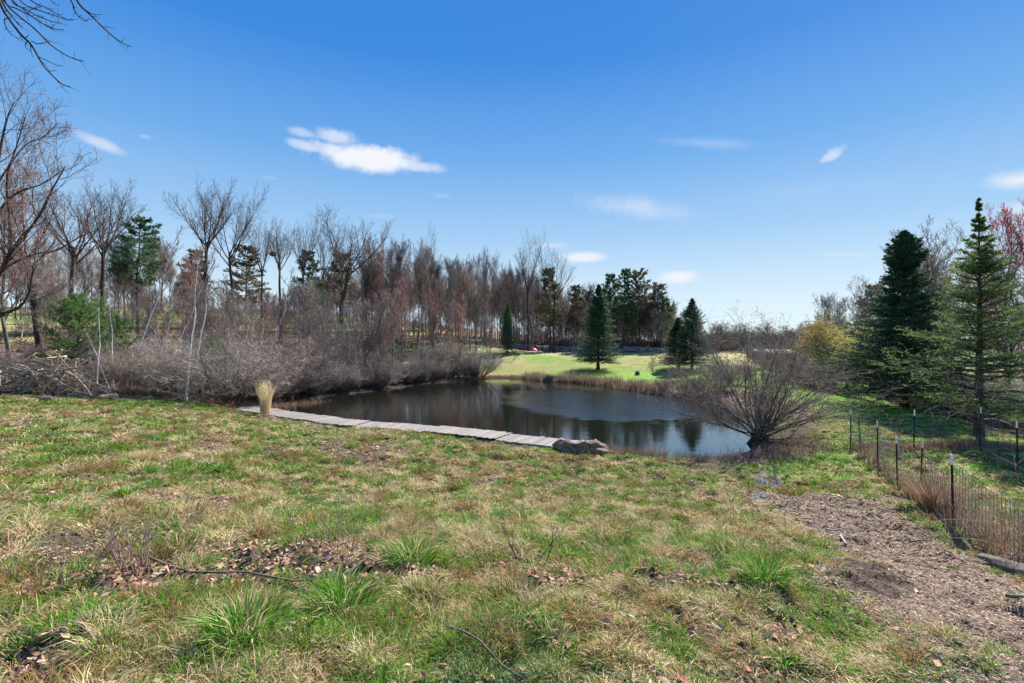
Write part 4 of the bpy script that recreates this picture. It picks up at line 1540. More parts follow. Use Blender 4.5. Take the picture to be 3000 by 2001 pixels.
# big dark tree leaning in at the left edge, hand-drawn limbs
def left_tree():
    r = seedr(88)
    t = thing('maple', 'old dark maple leaning in from the edge of the view, one limb dipping low', 'tree')
    d0 = 26.0
    bx, by = W(-160, 1110, d0)[:2]
    bz = gz(bx, by)
    t.location = (bx, by, bz)
    o = np.array([bx, by, bz])
    q = lambda px, py, d: P3(px, py, d) - o
    trunk = polyline([[0, 0, -0.3], q(-150, 1000, 26), q(-110, 900, 26), q(-60, 830, 26)], 10)
    v, f = tubes(trunk[None], np.linspace(0.42, 0.26, 10)[None], 10)
    build_mesh('trunk', v, f, M['dark_bark'], t, smooth=True)
    limbs = [
        ([q(-120, 915, 26), q(-40, 925, 25.6), q(20, 915, 25.2), q(62, 895, 25), q(88, 850, 25), q(96, 790, 25), q(110, 700, 25.2)], 0.13, 0.04),
        ([q(-75, 850, 26), q(-10, 815, 25.6), q(25, 750, 25), q(60, 700, 24.6), q(110, 640, 24), q(150, 560, 23.6), q(190, 490, 23.4)], 0.17, 0.03),
        ([q(-60, 830, 26), q(0, 790, 25.6), q(30, 740, 25.2), q(28, 640, 25), q(20, 520, 25), q(45, 440, 25), q(75, 340, 25)], 0.15, 0.025),
        ([q(-60, 840, 26), q(-45, 700, 26), q(-20, 560, 26), q(0, 440, 26), q(20, 350, 26), q(40, 300, 26)], 0.17, 0.025),
        ([q(-20, 812, 25.6), q(40, 770, 26), q(100, 745, 26.5), q(170, 730, 27), q(240, 690, 27.5), q(300, 670, 28)], 0.09, 0.02),
        ([q(-45, 700, 26), q(10, 600, 25.5), q(60, 560, 25), q(120, 540, 24.5), q(180, 500, 24)], 0.09, 0.02),
        ([q(20, 915, 25.2), q(-5, 930, 24.6), q(-60, 938, 24)], 0.08, 0.04),
        ([q(-20, 560, 26), q(30, 480, 26), q(80, 420, 26.5), q(130, 400, 27), q(170, 360, 27)], 0.07, 0.018),
    ]
    P = np.stack([polyline(l[0], 14) for l in limbs])
    R = np.stack([np.linspace(l[1] * .75, l[2] * .75, 14) for l in limbs])
    P2, R2 = grow(P, R * 0.8, 12, 0.25, 1.0, 0.75, 0.30, 6, 0.14, 0.13, 0.45, 0.014, 0.2, r)
    P3_, R3 = grow(P2, R2, 8, 0.15, 1.0, 0.7, 0.5, 5, 0.12, 0.16, 0.6, 0.008, 0.3, r)
    P4, R4 = grow(P3_, R3, 4, 0.15, 1.0, 0.75, 0.55, 3, 0.08, 0.2, 0.7, 0.006, 0.2, r)
    stack_tubes([(P, R, 8), (P2, R2, 5)]).build('limbs', M['dark_bark'], t, smooth=True)
    stack_tubes([(P3_, R3, 3), (P4, R4, 3)]).build('twigs', M['dark_twig'], t)
    v, f = bits(P4, 2, 0.028, r, 0.01, 0.4, 0.6)
    build_mesh('buds', v, [f], M['bud'], t)


left_tree()


# boughs hanging into the top corner from a near tree that stands outside the view
def near_tree():
    r = seedr(99)
    t = thing('ash_tree', 'near bare tree whose thin drooping branch ends hang into the top corner of the sky', 'tree')
    bx, by = -9.6, 5.2
    bz = gz(bx, by)
    t.location = (bx, by, bz)
    o = np.array([bx, by, bz])
    q = lambda px, py, d: P3(px, py, d) - o
    trunk = polyline([[0, 0, -0.3], [0.1, 0, 2.5], [0.3, 0, 5.5], [0.6, 0.1, 8.5], [0.9, 0.2, 11]], 14)
    v, f = tubes(trunk[None], np.linspace(0.34, 0.12, 14)[None], 12)
    build_mesh('trunk', v, f, M['bark'], t, smooth=True)
    limb = polyline([[0.35, 0.0, 6.2], [1.3, 0.1, 7.4], q(-260, -330, 5.6), q(-60, -150, 6)], 12)
    limb2 = polyline([[0.5, 0.0, 7.6], [1.6, 0.2, 8.6], q(20, -420, 6), q(160, -160, 6)], 12)
    v, f = tubes(np.stack([limb, limb2]), np.stack([np.linspace(0.09, 0.03, 12)] * 2), 8)
    build_mesh('limbs', v, f, M['bark'], t, smooth=True)
    main = [
        ([q(-60, -150, 6), q(0, 8, 6), q(25, 52, 6), q(62, 102, 6), q(93, 132, 6), q(125, 188, 6), q(155, 222, 6), q(182, 246, 6), q(206, 254, 6)], 0.017),
        ([q(-60, -150, 6), q(5, -20, 6.1), q(30, 25, 6.1), q(100, 82, 6.1), q(145, 128, 6.1), q(188, 158, 6.1), q(222, 174, 6.1), q(246, 179, 6.1)], 0.013),
        ([q(-60, -150, 6), q(5, 0, 5.9), q(25, 35, 5.9), q(50, 65, 5.9), q(66, 79, 5.9)], 0.013),
        ([q(-60, -150, 6), q(10, 0, 6.3), q(50, 25, 6.3), q(100, 52, 6.3), q(140, 78, 6.3), q(165, 86, 6.3), q(186, 86, 6.3)], 0.011),
        ([q(-60, -150, 6), q(30, -10, 6.2), q(70, 28, 6.2), q(110, 60, 6.2), q(133, 73, 6.2), q(165, 86, 6.2)], 0.010),
        ([q(-20, -120, 6), q(58, 0, 6.4), q(110, 28, 6.4), q(160, 45, 6.4), q(195, 57, 6.4), q(217, 57, 6.4)], 0.010),
        ([q(0, -90, 6), q(90, 0, 6.1), q(130, 20, 6.1), q(170, 42, 6.1), q(192, 54, 6.1)], 0.010),
        ([q(20, -90, 6), q(34, 0, 5.8), q(66, 22, 5.8), q(110, 46, 5.8), q(150, 62, 5.8), q(178, 67, 5.8)], 0.010),
        ([q(120, -160, 6), q(208, 0, 6), q(215, 22, 6), q(228, 45, 6), q(243, 57, 6), q(256, 62, 6)], 0.011),
        ([q(120, -160, 6), q(225, 0, 6), q(246, 26, 6), q(272, 50, 6), q(304, 82, 6), q(336, 110, 6), q(360, 126, 6), q(385, 137, 6)], 0.014),
        ([q(246, 26, 6), q(265, 38, 6), q(280, 42, 6), q(298, 41, 6)], 0.007),
        ([q(30, 55, 6), q(14, 55, 6), q(16, 75, 6), q(28, 95, 6), q(48, 110, 6), q(60, 118, 6)], 0.008),
        ([q(93, 120, 6), q(110, 128, 6), q(130, 125, 6), q(145, 122, 6)], 0.007),
        ([q(110, 165, 6), q(140, 178, 6), q(165, 190, 6), q(182, 192, 6)], 0.006),
        ([q(60, 100, 6), q(62, 112, 6), q(72, 122, 6), q(82, 133, 6)], 0.005),
        ([q(80, 120, 6), q(74, 132, 6), q(82, 145, 6), q(93, 151, 6)], 0.006),
        ([q(140, 206, 6), q(152, 208, 6), q(165, 205, 6)], 0.005),
        ([q(85, 45, 6), q(88, 30, 6), q(105, 24, 6), q(120, 20, 6)], 0.006),
        ([q(140, -40, 6), q(150, 0, 6), q(162, 10, 6), q(172, 17, 6)], 0.006),
    ]
    P = np.stack([polyline(l[0], 18) for l in main])
    R = np.stack([l[1] * (1 - 0.68 * np.linspace(0, 1, 18)) for l in main])
    Q, RQ = grow(P, R, 7, 0.35, 0.97, 0.8, 0.10, 4, 0.03, 0.16, 0.6, 0.0035, 0.2, r)
    stack_tubes([(P, R, 5), (Q, RQ, 3)]).build('branches', M['dark_bark'], t, smooth=True)


near_tree()

# ------------------------------------------------------------------ grasses and litter
def blade_mesh(p, az, h, lean, w, col, curl=0.5, r=None):
    """five-point blades: p (n,3) roots, az lean direction, h length, lean 0 upright .. 1 lying"""
    r = r or rs
    n = len(p)
    L = np.stack([np.cos(az), np.sin(az), np.zeros(n)], -1)
    a1 = (lean * 1.35)[:, None]
    a2 = np.minimum(a1 * (1 + curl) + 0.25, 1.9)
    d1 = L * np.sin(a1) + np.array([0, 0, 1.0]) * np.cos(a1)
    d2 = L * np.sin(a2) + np.array([0, 0, 1.0]) * np.cos(a2)
    fa = r.uniform(0, 6.28, n)
    S = np.stack([np.cos(fa), np.sin(fa), np.zeros(n)], -1)
    S = norm(S - d1 * (S * d1).sum(-1, keepdims=True) * 0.8)
    hh = h[:, None]
    ww = w[:, None] * 0.5
    m = p + d1 * hh * 0.5
    tp = m + d2 * hh * 0.5
    tp[:, 2] = np.maximum(tp[:, 2], p[:, 2] + 0.006 + 0.01 * r.uniform(0, 1, n))
    V = np.stack([p - S * ww, p + S * ww, m - S * ww * 0.85, m + S * ww * 0.85, tp], 1)
    i = (np.arange(n) * 5)[:, None]
    F4 = np.hstack([i, i + 1, i + 3, i + 2])
    F3 = np.hstack([i + 2, i + 3, i + 4])
    return V.reshape(-1, 3), [F4, F3], np.repeat(col, 5, axis=0)


def scatter(n, rmin, rmax, p, r, half=50.0):
    """points in a fan in front of the viewpoint, thinning out as r^-p per unit area"""
    u = r.uniform(0, 1, n)
    e = 2 - p
    rr = (rmin ** e + u * (rmax ** e - rmin ** e)) ** (1 / e)
    th = r.uniform(-half, half, n) * math.pi / 180
    return rr * np.sin(th), rr * np.cos(th), rr


def vary(c, r, amt=0.27, hue=0.09):
    v = 1 + r.normal(0, amt, (len(c), 1))
    h = 1 + r.normal(0, hue, (len(c), 3))
    return np.clip(c * v * h, 0.01, 0.85)


def on_dock(x, y):
    out = np.full(len(x), 9.0)
    for a, b in zip(DOCK[:-1], DOCK[1:]):
        e = b - a
        t = np.clip(((x - a[0]) * e[0] + (y - a[1]) * e[1]) / (e @ e), 0, 1)
        out = np.minimum(out, np.hypot(x - a[0] - t * e[0], y - a[1] - t * e[1]))
    return out


def meadow():
    r = seedr(1001)
    # 1: sward of short green and lying straw
    x, y, rr = scatter(520000, 1.6, 36, 1.55, r)
    z = zones(x, y)
    dens = z['meadow'] * (1 - 0.8 * z['leafy']) * (1 - 0.85 * z['mud']) * (1 - z['gravel'])
    dens = np.maximum(dens, z['mulch'] * (0.01 + 0.25 * sstep(0.62, 0.7, fbm(x, y, 1.3, 219, 3))))
    bare = sstep(0.30, 0.42, fbm(x, y, 1.7, 201, 4))
    dens = dens * (0.25 + 0.75 * bare)
    keep = (r.uniform(0, 1, len(x)) < dens) & (z['sd'] > 0.3) & (on_dock(x, y) > 0.72)
    x, y, rr = x[keep], y[keep], rr[keep]
    g = greenness(x, y)
    n = len(x)
    isg = r.uniform(0, 1, n) < (0.16 + 0.62 * g)
    gz_ = ground_z(x, y)
    wind = 2.6 + 1.6 * (fbm(x, y, 0.8, 207, 3) - .5)
    az = wind + r.normal(0, 1.5, n)
    lod = np.clip(rr / 5.0, 0.72, 4.6)
    h = np.where(isg, r.uniform(0.035, 0.09, n), r.uniform(0.045, 0.105, n)) * (0.7 + 0.5 * fbm(x, y, 1.2, 209, 3))
    lean = np.where(isg, r.uniform(0.1, 0.75, n), r.uniform(0.72, 1.12, n))
    w = np.where(isg, 0.0060, 0.0058) * lod * r.uniform(0.7, 1.4, n)
    blue = (fbm(x, y, 0.9, 211, 3) > 0.56)
    cg = np.where(blue[:, None], G_BLUE, np.where((r.uniform(0, 1, n) < 0.5)[:, None], G_MID, G_BRIGHT * 1.15))
    cs = np.where((r.uniform(0, 1, n) < 0.68)[:, None], STRAW, STRAW2)
    col = vary(np.where(isg[:, None], cg, cs), r)
    pts = np.stack([x, y, gz_ - 0.005], -1)
    gi = isg
    V, F, c = blade_mesh(pts[gi], az[gi], h[gi], lean[gi], w[gi], col[gi], r=r)
    tag(build_mesh('grass', V, F, M['grass'], None, c), 'short green grass growing through the rough meadow', 'grass', kind='stuff')
    gi = ~isg
    V, F, c = blade_mesh(pts[gi], az[gi], h[gi], lean[gi], w[gi], col[gi], 0.3, r=r)
    tag(build_mesh('dry_grass', V, F, M['straw'], None, c), 'matted dry straw-coloured grass lying over the rough meadow', 'dry grass', kind='stuff')

    # 2: tussocks, green ones and dead tan ones
    tx, ty, tr = scatter(9500, 2.0, 34, 1.15, r)
    z = zones(tx, ty)
    dens = z['meadow'] * (1 - 0.8 * z['leafy']) * (1 - 0.7 * z['mud'])
    keep = (r.uniform(0, 1, len(tx)) < dens) & (z['sd'] > 0.8) & (on_dock(tx, ty) > 0.85)
    tx, ty, tr = tx[keep], ty[keep], tr[keep]
    m = len(tx)
    lush = sstep(0.35, 0.6, fbm(tx, ty, 0.25, 301, 3)) + sstep(2, -8, tx) * 0.5
    g = greenness(tx, ty)
    kind = np.where(r.uniform(0, 1, m) < 0.25 + 0.5 * g, 0, 1)
    dark = r.uniform(0, 1, m) < 0.15
    size = r.uniform(0.45, 1.15, m) * (0.75 + 0.25 * sstep(3, 7, tr)) * (0.6 + 0.5 * lush) * np.where(kind == 1, 1.15, 1.0)
    nb = (np.clip(170 * (5.0 / tr) ** 0.75, 34, 170) * size).astype(int)
    par = np.repeat(np.arange(m), nb)
    n = len(par)
    a = r.uniform(0, 6.28, n)
    q = np.sqrt(r.uniform(0, 1, n))
    R0 = (0.10 + 0.08 * r.uniform(0, 1, m)) * size
    px = tx[par] + np.cos(a) * q * R0[par]
    py = ty[par] + np.sin(a) * q * R0[par]
    pz = ground_z(tx, ty)[par] - 0.01 + 0.035 * size[par] * (1 - q)
    off = 2.6
    az = np.where(r.uniform(0, 1, n) < 0.7, a + r.normal(0, .5, n), off + r.normal(0, 0.8, n))
    k = kind[par]
    h = np.where(k == 0, r.uniform(0.08, 0.17, n), r.uniform(0.09, 0.21, n)) * size[par]
    lean = np.where(k == 0, 0.12 + 0.45 * q + r.uniform(-.1, .15, n), 0.3 + 0.5 * q + r.uniform(-.15, .25, n)).clip(0.02, 1.05)
    lod = np.clip(tr / 6.0, 0.6, 3.6)[par]
    w = 0.0062 * lod * r.uniform(0.7, 1.4, n)
    gcol = np.where(dark[par][:, None], G_MID * 0.55, np.where((r.uniform(0, 1, m) < 0.5)[par][:, None], G_BRIGHT, G_MID))
    mixdead = r.uniform(0, 1, n) < np.where(k == 0, 0.2, 0.88)
    hues = r.uniform(0.75, 1.15, (m, 1))[par]
    tone = (r.uniform(0, 1, m) < 0.35)[par]
    scol = np.where(tone[:, None], STRAW2, STRAW) * hues
    col = vary(np.where(mixdead[:, None], scol, gcol), r, 0.18, 0.07)
    pts = np.stack([px, py, pz], -1)
    V, F, c = blade_mesh(pts, az, h, lean, w, col, 0.6, r=r)
    tag(build_mesh('tussock_grass', V, F, M['grass'], None, c), 'green and tan grass tussocks scattered all over the meadow slope', 'grass', kind='stuff')


def lawn_blades():
    r = seedr(1002)
    x, y, rr = scatter(520000, 6, 52, 1.6, r, 58)
    z = zones(x, y)
    lw = np.maximum.reduce([z['lawn'], z['nearlawn'], z['fenced'] * 0.7])
    dens = lw * (1 - z['mulch'] * 0.95) * (1 - 0.9 * z['mud']) * (1 - 0.9 * z['gravel'])
    th = np.interp(y, [5, 20, 24, 28, 34, 44], [24, 21.6, 22.3, 24.3, 27.2, 33])
    keep = (r.uniform(0, 1, len(x)) < dens) & (z['sd'] > 1.0) & (x < th + 0.2)
    x, y, rr = x[keep], y[keep], rr[keep]
    n = len(x)
    dry = r.uniform(0, 1, n) < 0.02 + 0.14 * sstep(0.5, 0.7, fbm(x, y, 0.5, 401, 4)) + 0.16 * zones(x, y)['fenced']
    lod = np.clip(rr / 6.0, 0.8, 6.0)
    h = r.uniform(0.03, 0.075, n)
    lean = np.where(dry, r.uniform(0.5, 1.05, n), r.uniform(0.1, 0.7, n))
    col = vary(np.where(dry[:, None], STRAW * 0.95, np.where((r.uniform(0, 1, n) < .5)[:, None], G_MID * 1.15, G_BRIGHT * 1.15)), r, 0.15)
    V, F, c = blade_mesh(np.stack([x, y, ground_z(x, y) - 0.004], -1), r.uniform(0, 6.28, n), h, lean, 0.006 * lod * r.uniform(.7, 1.3, n), col, r=r)
    tag(build_mesh('lawn_grass', V, F, M['grass'], None, c), 'short mown grass on the path and lawn beside the wire fence', 'grass', kind='stuff')


def quads_flat(p, az, ln, wd, tilt, r, col, curl=0.0):
    n = len(p)
    d = np.stack([np.cos(az), np.sin(az), tilt], -1)
    d = norm(d)
    s = norm(np.cross(d, np.array([0, 0, 1.0]) + r.normal(0, 0.35, (n, 3))))
    l = ln[:, None] * .5
    w = wd[:, None] * .5
    up = np.cross(s, d)
    c = p + up * (curl * ln)[:, None]
    V = np.stack([p - d * l, c + s * w - d * l * .1, p + d * l, c - s * w + d * l * .15], 1).reshape(-1, 3)
    i = (np.arange(n) * 4)[:, None]
    return V, [np.hstack([i, i + 1, i + 2, i + 3])], np.repeat(col, 4, axis=0)


def litter():
    r = seedr(1003)
    x, y, rr = scatter(90000, 1.8, 30, 1.6, r)
    z = zones(x, y)
    dens = z['leafy'] * z['meadow'] * 0.9 + z['meadow'] * 0.035 + z['mulch'] * 0.02
    keep = (r.uniform(0, 1, len(x)) < dens) & (z['sd'] > 0.4)
    x, y, rr = x[keep], y[keep], rr[keep]
    n = len(x)
    base = np.array([[0.44, 0.27, 0.17], [0.33, 0.19, 0.115], [0.54, 0.38, 0.27], [0.24, 0.145, 0.095]])[r.randint(0, 4, n)]
    ln = r.uniform(0.02, 0.085, n) * np.clip(rr / 9, 1, 2)
    V, F, c = quads_flat(np.stack([x, y, ground_z(x, y) + r.uniform(0.004, 0.035, n)], -1), r.uniform(0, 6.28, n), ln, ln * r.uniform(.25, .75, n), r.normal(0, 0.35, n), r,
                         vary(base, r, 0.2), r.uniform(-.18, .25, n))
    tag(build_mesh('leaf_litter', V, F, M['litter'], None, c), 'curled brown dead leaves lying between the grass clumps', 'leaf litter', kind='stuff')
    # dead straws and twigs lying about
    # wood chips on the mulched track
    x, y, rr = scatter(520000, 2.2, 17, 1.5, r)
    z = zones(x, y)
    dens = z['mulch'] * (1 - 0.5 * z['mud']) + z['mud'] * 0.25 * z['meadow']
    dens = np.maximum(dens, z['gravel'] * 0.8)
    keep = (r.uniform(0, 1, len(x)) < dens) & (x > 0)
    x, y, rr, gr, md = x[keep], y[keep], rr[keep], z['gravel'][keep], z['mud'][keep]
    n = len(x)
    base = np.array([[0.38, 0.27, 0.185], [0.26, 0.18, 0.125], [0.54, 0.41, 0.29], [0.13, 0.095, 0.07], [0.33, 0.26, 0.205]])[r.randint(0, 5, n)]
    base = np.where((gr > 0.5)[:, None], GRAV * r.uniform(0.7, 1.5, (n, 1)), base)
    base = np.where((md > 0.5)[:, None], base * 0.45, base)
    ln = r.uniform(0.010, 0.055, n) ** 1.0 * np.clip(rr / 6, 0.7, 2)
    az = 2.45 + r.normal(0, 0.9, n)
    V, F, c = quads_flat(np.stack([x, y, ground_z(x, y) + r.uniform(0.003, 0.018, n)], -1), az, ln, ln * r.uniform(.12, .35, n), r.normal(0, 0.25, n), r, vary(base, r, 0.28, 0.04), np.zeros(n))
    tag(build_mesh('wood_chips', V, F, M['litter'], None, c), 'coarse shredded wood chips covering the track beside the fence', 'wood chips', kind='stuff')
    # brown leaves under the thicket and in the wood
    x, y, rr = scatter(120000, 18, 95, 1.1, r, 46)
    z = zones(x, y)
    keep = (z['meadow'] < .3) & (z['lawn'] < .2) & (z['sd'] > .3) & (z['nearlawn'] < .3) & (z['fenced'] < .3) & (z['mulch'] < .3)
    x, y, rr = x[keep], y[keep], rr[keep]
    n = len(x)
    base = np.array([[0.34, 0.22, 0.15], [0.24, 0.15, 0.10], [0.42, 0.30, 0.21]])[r.randint(0, 3, n)]
    ln = r.uniform(0.06, 0.14, n) * np.clip(rr / 25, 1, 3)
    V, F, c = quads_flat(np.stack([x, y, ground_z(x, y) + r.uniform(0.01, 0.06, n)], -1), r.uniform(0, 6.28, n), ln, ln * .6, r.normal(0, 0.3, n), r, vary(base, r), r.uniform(-.1, .2, n))
    tag(build_mesh('forest_leaves', V, F, M['litter'], None, c), 'brown fallen leaves carpeting the bank and the wood floor', 'fallen leaves', kind='stuff')


def reeds(name, label, pts, n, hr, col, r, jit=0.5, w=0.012, lean=0.18, mat='straw', cat='reeds'):
    """dead upright stalks along a world polyline"""
    pts = np.asarray(pts, float)
    seg = np.linalg.norm(np.diff(pts, axis=0), axis=1)
    cum = np.concatenate([[0], np.cumsum(seg)])
    t = r.uniform(0, cum[-1], n)
    x = np.interp(t, cum, pts[:, 0]) + r.normal(0, jit, n)
    y = np.interp(t, cum, pts[:, 1]) + r.normal(0, jit, n)
    h = r.uniform(hr[0], hr[1], n) * (0.5 + fbm(x, y, 0.8, 7, 3))
    base = np.asarray(col)[r.randint(0, len(col), n)]
    V, F, c = blade_mesh(np.stack([x, y, np.maximum(ground_z(x, y), -0.1)], -1), r.uniform(0, 6.28, n), h, r.uniform(0.0, lean, n), w * r.uniform(.6, 1.3, n), vary(base, r, .15, .05), 0.5, r)
    return tag(build_mesh(name, V, F, M[mat], None, c), label, cat, kind='stuff')


def tuft(px, py, size, nb, kind, label, name='grass_tussock', h=(0.16, 0.32), R=0.13, w=0.006, spread=0.5, cat='grass tussock'):
    r = seedr(int(px * 7 + py))
    x0, y0 = hit(px, py)
    z0 = gz(x0, y0)
    a = r.uniform(0, 6.28, nb)
    q = np.sqrt(r.uniform(0, 1, nb))
    p = np.stack([np.cos(a) * q * R * size, np.sin(a) * q * R * size, -0.01 + 0.03 * size * (1 - q)], -1)
    hh = r.uniform(h[0], h[1], nb) * size * 0.78
    lean = (0.10 + spread * q + r.uniform(-.1, .15, nb)).clip(0.02, 1.05)
    if kind == 'green':
        c = np.where((r.uniform(0, 1, nb) < 0.78)[:, None], G_BRIGHT * 0.95, STRAW)
    elif kind == 'dark':
        c = np.where((r.uniform(0, 1, nb) < 0.75)[:, None], G_MID * 0.55, STRAW2)
    elif kind == 'blue':
        c = np.where((r.uniform(0, 1, nb) < 0.9)[:, None], G_BLUE * 0.85, STRAW)
    elif kind == 'rust':
        c = np.where((r.uniform(0, 1, nb) < 0.85)[:, None], STRAW2 * 0.9, STRAW)
    else:
        c = np.where((r.uniform(0, 1, nb) < 0.85)[:, None], STRAW, G_MID)
    V, F, col = blade_mesh(p, a + r.normal(0, .45, nb), hh, lean, w * r.uniform(.7, 1.3, nb), vary(c, r, .18), 0.6, r)
    o = build_mesh(name, V, F, M['grass'], None, col)
    o.location = (x0, y0, z0)
    return tag(o, label, cat, 'large grass tussocks on the meadow')


meadow()
lawn_blades()
litter()

for a in [
    (1000, 1800, 1.25, 520, 'green', 'big bright green tussock with arching blades, largest at the bottom of the meadow'),
    (1210, 1655, 1.3, 420, 'green', 'loose green tussock with long bleached tips below the bare soil'),
    (2245, 1740, 1.0, 420, 'green', 'dense upright dark green tussock near the edge of the wood-chip track'),
    (2035, 1690, 0.8, 110, 'blue', 'broad-bladed blue-green rosette with a brown leaf at its foot'),
    (585, 1650, 0.8, 260, 'green', 'small vivid green tuft above the long fallen twig'),
    (425, 1350, 1.5, 520, 'tan', 'wide collapsed tan tussock with a dark hollow beneath it'),
    (265, 1265, 1.7, 380, 'tan', 'tall fanned tussock, green at its foot and tan above'),
    (420, 1285, 1.3, 320, 'dark', 'dark green rush-like tuft next to the bare hollow'),
    (250, 1395, 1.5, 420, 'rust', 'rusty brown tussock leaning over green grass'),
    (2030, 1505, 1.2, 300, 'green', 'green tussock with brown grass trailing from one side'),
    (1500, 1790, 1.1, 300, 'dark', 'drooping dark tussock beside the lowest fallen branch'),
    (720, 1900, 1.2, 420, 'green', 'spreading green tussock cut by the lower edge of the view'),
    (680, 1330, 1.4, 300, 'tan', 'rounded tan tussock at the lip of the dark hollow'),
    (1480, 1470, 1.1, 260, 'green', 'green tussock with a shaded underside in the middle of the slope'),
    (2470, 1640, 0.9, 260, 'tan', 'low grassy cushion jutting out over the wood chips'),
    (240, 1330, 1.2, 320, 'green', 'vivid green tuft between the fanned and the rusty tussocks'),
    (980, 1350, 1.1, 240, 'rust', 'russet tuft in the brown hollow half way up the slope'),
    (700, 1385, 1.2, 300, 'green', 'bright green cushion of grass below the rounded tan tussock'),
]:
    tuft(*a)

rr_ = seedr(1004)
REEDC = [[0.32, 0.25, 0.16], [0.25, 0.18, 0.12], [0.38, 0.31, 0.20]]
BRWN = [[0.30, 0.18, 0.12], [0.38, 0.26, 0.17], [0.23, 0.14, 0.10]]
far = [shore(1540, 1110), shore(1600, 1117), shore(1700, 1122), shore(1780, 1131), shore(1850, 1143), shore(1950, 1158)]
reeds('reeds', 'dead tan reeds standing along the far bank of the pond', np.array(far) + [0, 1.1], 5200, (0.4, 1.1), REEDC, rr_, 0.55, 0.03, 0.15)
reeds('bank_grass', 'brown matted grass and roots hanging over the far waterline', np.array(far) + [0, 0.35], 5000, (0.2, 0.6), BRWN, rr_, 0.25, 0.03, 0.6)
reeds('bank_grass', 'pale dead grass along the shore in front of the leaf-strewn bank', np.array([shore(1280, 1122), shore(1350, 1113), shore(1450, 1107), shore(1540, 1110)]) + [0, 0.5], 2600, (0.15, 0.5), BRWN + REEDC, rr_, 0.4, 0.03, 0.7)
reeds('shore_weeds', 'reddish dead weeds at the near waterline beside the weathered log', [[3.3, 18.2], [4.3, 17.9], [5.4, 17.5], [6.4, 17.2], [7.4, 17.2]], 900, (0.15, 0.5), BRWN, rr_, 0.22, 0.012, 0.4, cat='weeds')
reeds('fallen_twigs', 'dead stalks and twigs matted on the mud under the big shrub', [[7.5, 17.3], [9, 17.2], [10.4, 17.8], [11.3, 18.8], [12, 20.5]], 2600, (0.1, 0.4), BRWN + [[0.4, .35, .3]], rr_, 0.6, 0.014, 1.05, cat='twigs')
reeds('bank_weeds', 'brown dead weeds on the bank between boardwalk end and thicket', [[-24, 27.5], [-20, 29.0], [-17.5, 30.2], [-15, 32.0], [-14.3, 34.4]], 3800, (0.15, 0.5), BRWN, rr_, 0.7, 0.02, 0.7, cat='weeds')
reeds('hill_weeds', 'rust-brown weeds and grass on the slope around the brush pile', [[-34, 27], [-29, 28], [-24, 29], [-20, 31]], 5000, (0.2, 0.6), BRWN + REEDC, rr_, 1.4, 0.02, 0.5, cat='weeds')
FENCE = np.array([[12.6, 18.0], [11.35, 15.0], [10.2, 12.8], [9.35, 11.1], [8.4, 9.2], [7.4, 7.0], [6.9, 5.6]])
reeds('fence_weeds', 'thin reddish dead weeds growing through the wire fence', FENCE + [0.1, 0], 1300, (0.15, 0.65), BRWN + [[0.45, 0.33, 0.24]], rr_, 0.13, 0.009, 0.35, cat='weeds')
reeds('fence_weeds', 'brown weed stalks behind the near run of the wire fence', FENCE[3:] + [0.5, 0.1], 1000, (0.3, 0.9), BRWN + [[0.45, 0.33, 0.24]], rr_, 0.3, 0.008, 0.3, cat='weeds')
reeds('fence_weeds', 'dead brown grass along the back run of the wire fence', [[12.8, 17.8], [13.6, 16.4], [16.0, 15.8], [18.6, 16.6]], 3000, (0.15, 0.4), BRWN, rr_, 0.25, 0.016, 0.5, cat='weeds')


def clump(name, x, y, n, H, R, cols, label, cat, plume=False, seed=1, w=0.012, lean=0.12):
    r = seedr(seed)
    a = r.uniform(0, 6.28, n)
    q = np.sqrt(r.uniform(0, 1, n))
    p = np.stack([np.cos(a) * q * R, np.sin(a) * q * R, np.zeros(n) - .03], -1)
    c = vary(np.asarray(cols)[r.randint(0, len(cols), n)], r, .12, .04)
    t = thing(name, label, cat, (x, y, gz(x, y)))
    V, F, col = blade_mesh(p, a, r.uniform(.75, 1.05, n) * H, lean * q + r.uniform(0, .05, n), np.full(n, w), c, 0.4, r)
    build_mesh('stalks', V, F, M['straw'], t, col)
    m = n // 2
    V, F, col = blade_mesh(p[:m], r.uniform(0, 6.28, m), r.uniform(.15, .5, m) * H, r.uniform(.3, .9, m), np.full(m, w), c[:m] * 0.85, 0.6, r)
    build_mesh('basal_leaves', V, F, M['straw'], t, col)
    if plume:
        m = n // 3
        tops = p[:m] + np.stack([np.cos(a[:m]) * q[:m] * H * lean * 1.2, np.sin(a[:m]) * q[:m] * H * lean * 1.2, r.uniform(.82, 1.0, m) * H], -1)
        k = 10
        pp = np.repeat(tops, k, 0) + r.normal(0, 0.02, (m * k, 3)) - np.array([0, 0, 1.0]) * r.uniform(0, .22, (m * k, 1)) * H
        V, F, col = blade_mesh(pp, r.uniform(0, 6.28, m * k), r.uniform(.05, .12, m * k), r.uniform(.2, .6, m * k), np.full(m * k, 0.014), vary(np.tile([[0.85, 0.70, 0.44]], (m * k, 1)), r, .1, .03), 0.5, r)
        build_mesh('plumes', V, F, M['straw'], t, col)
    return t


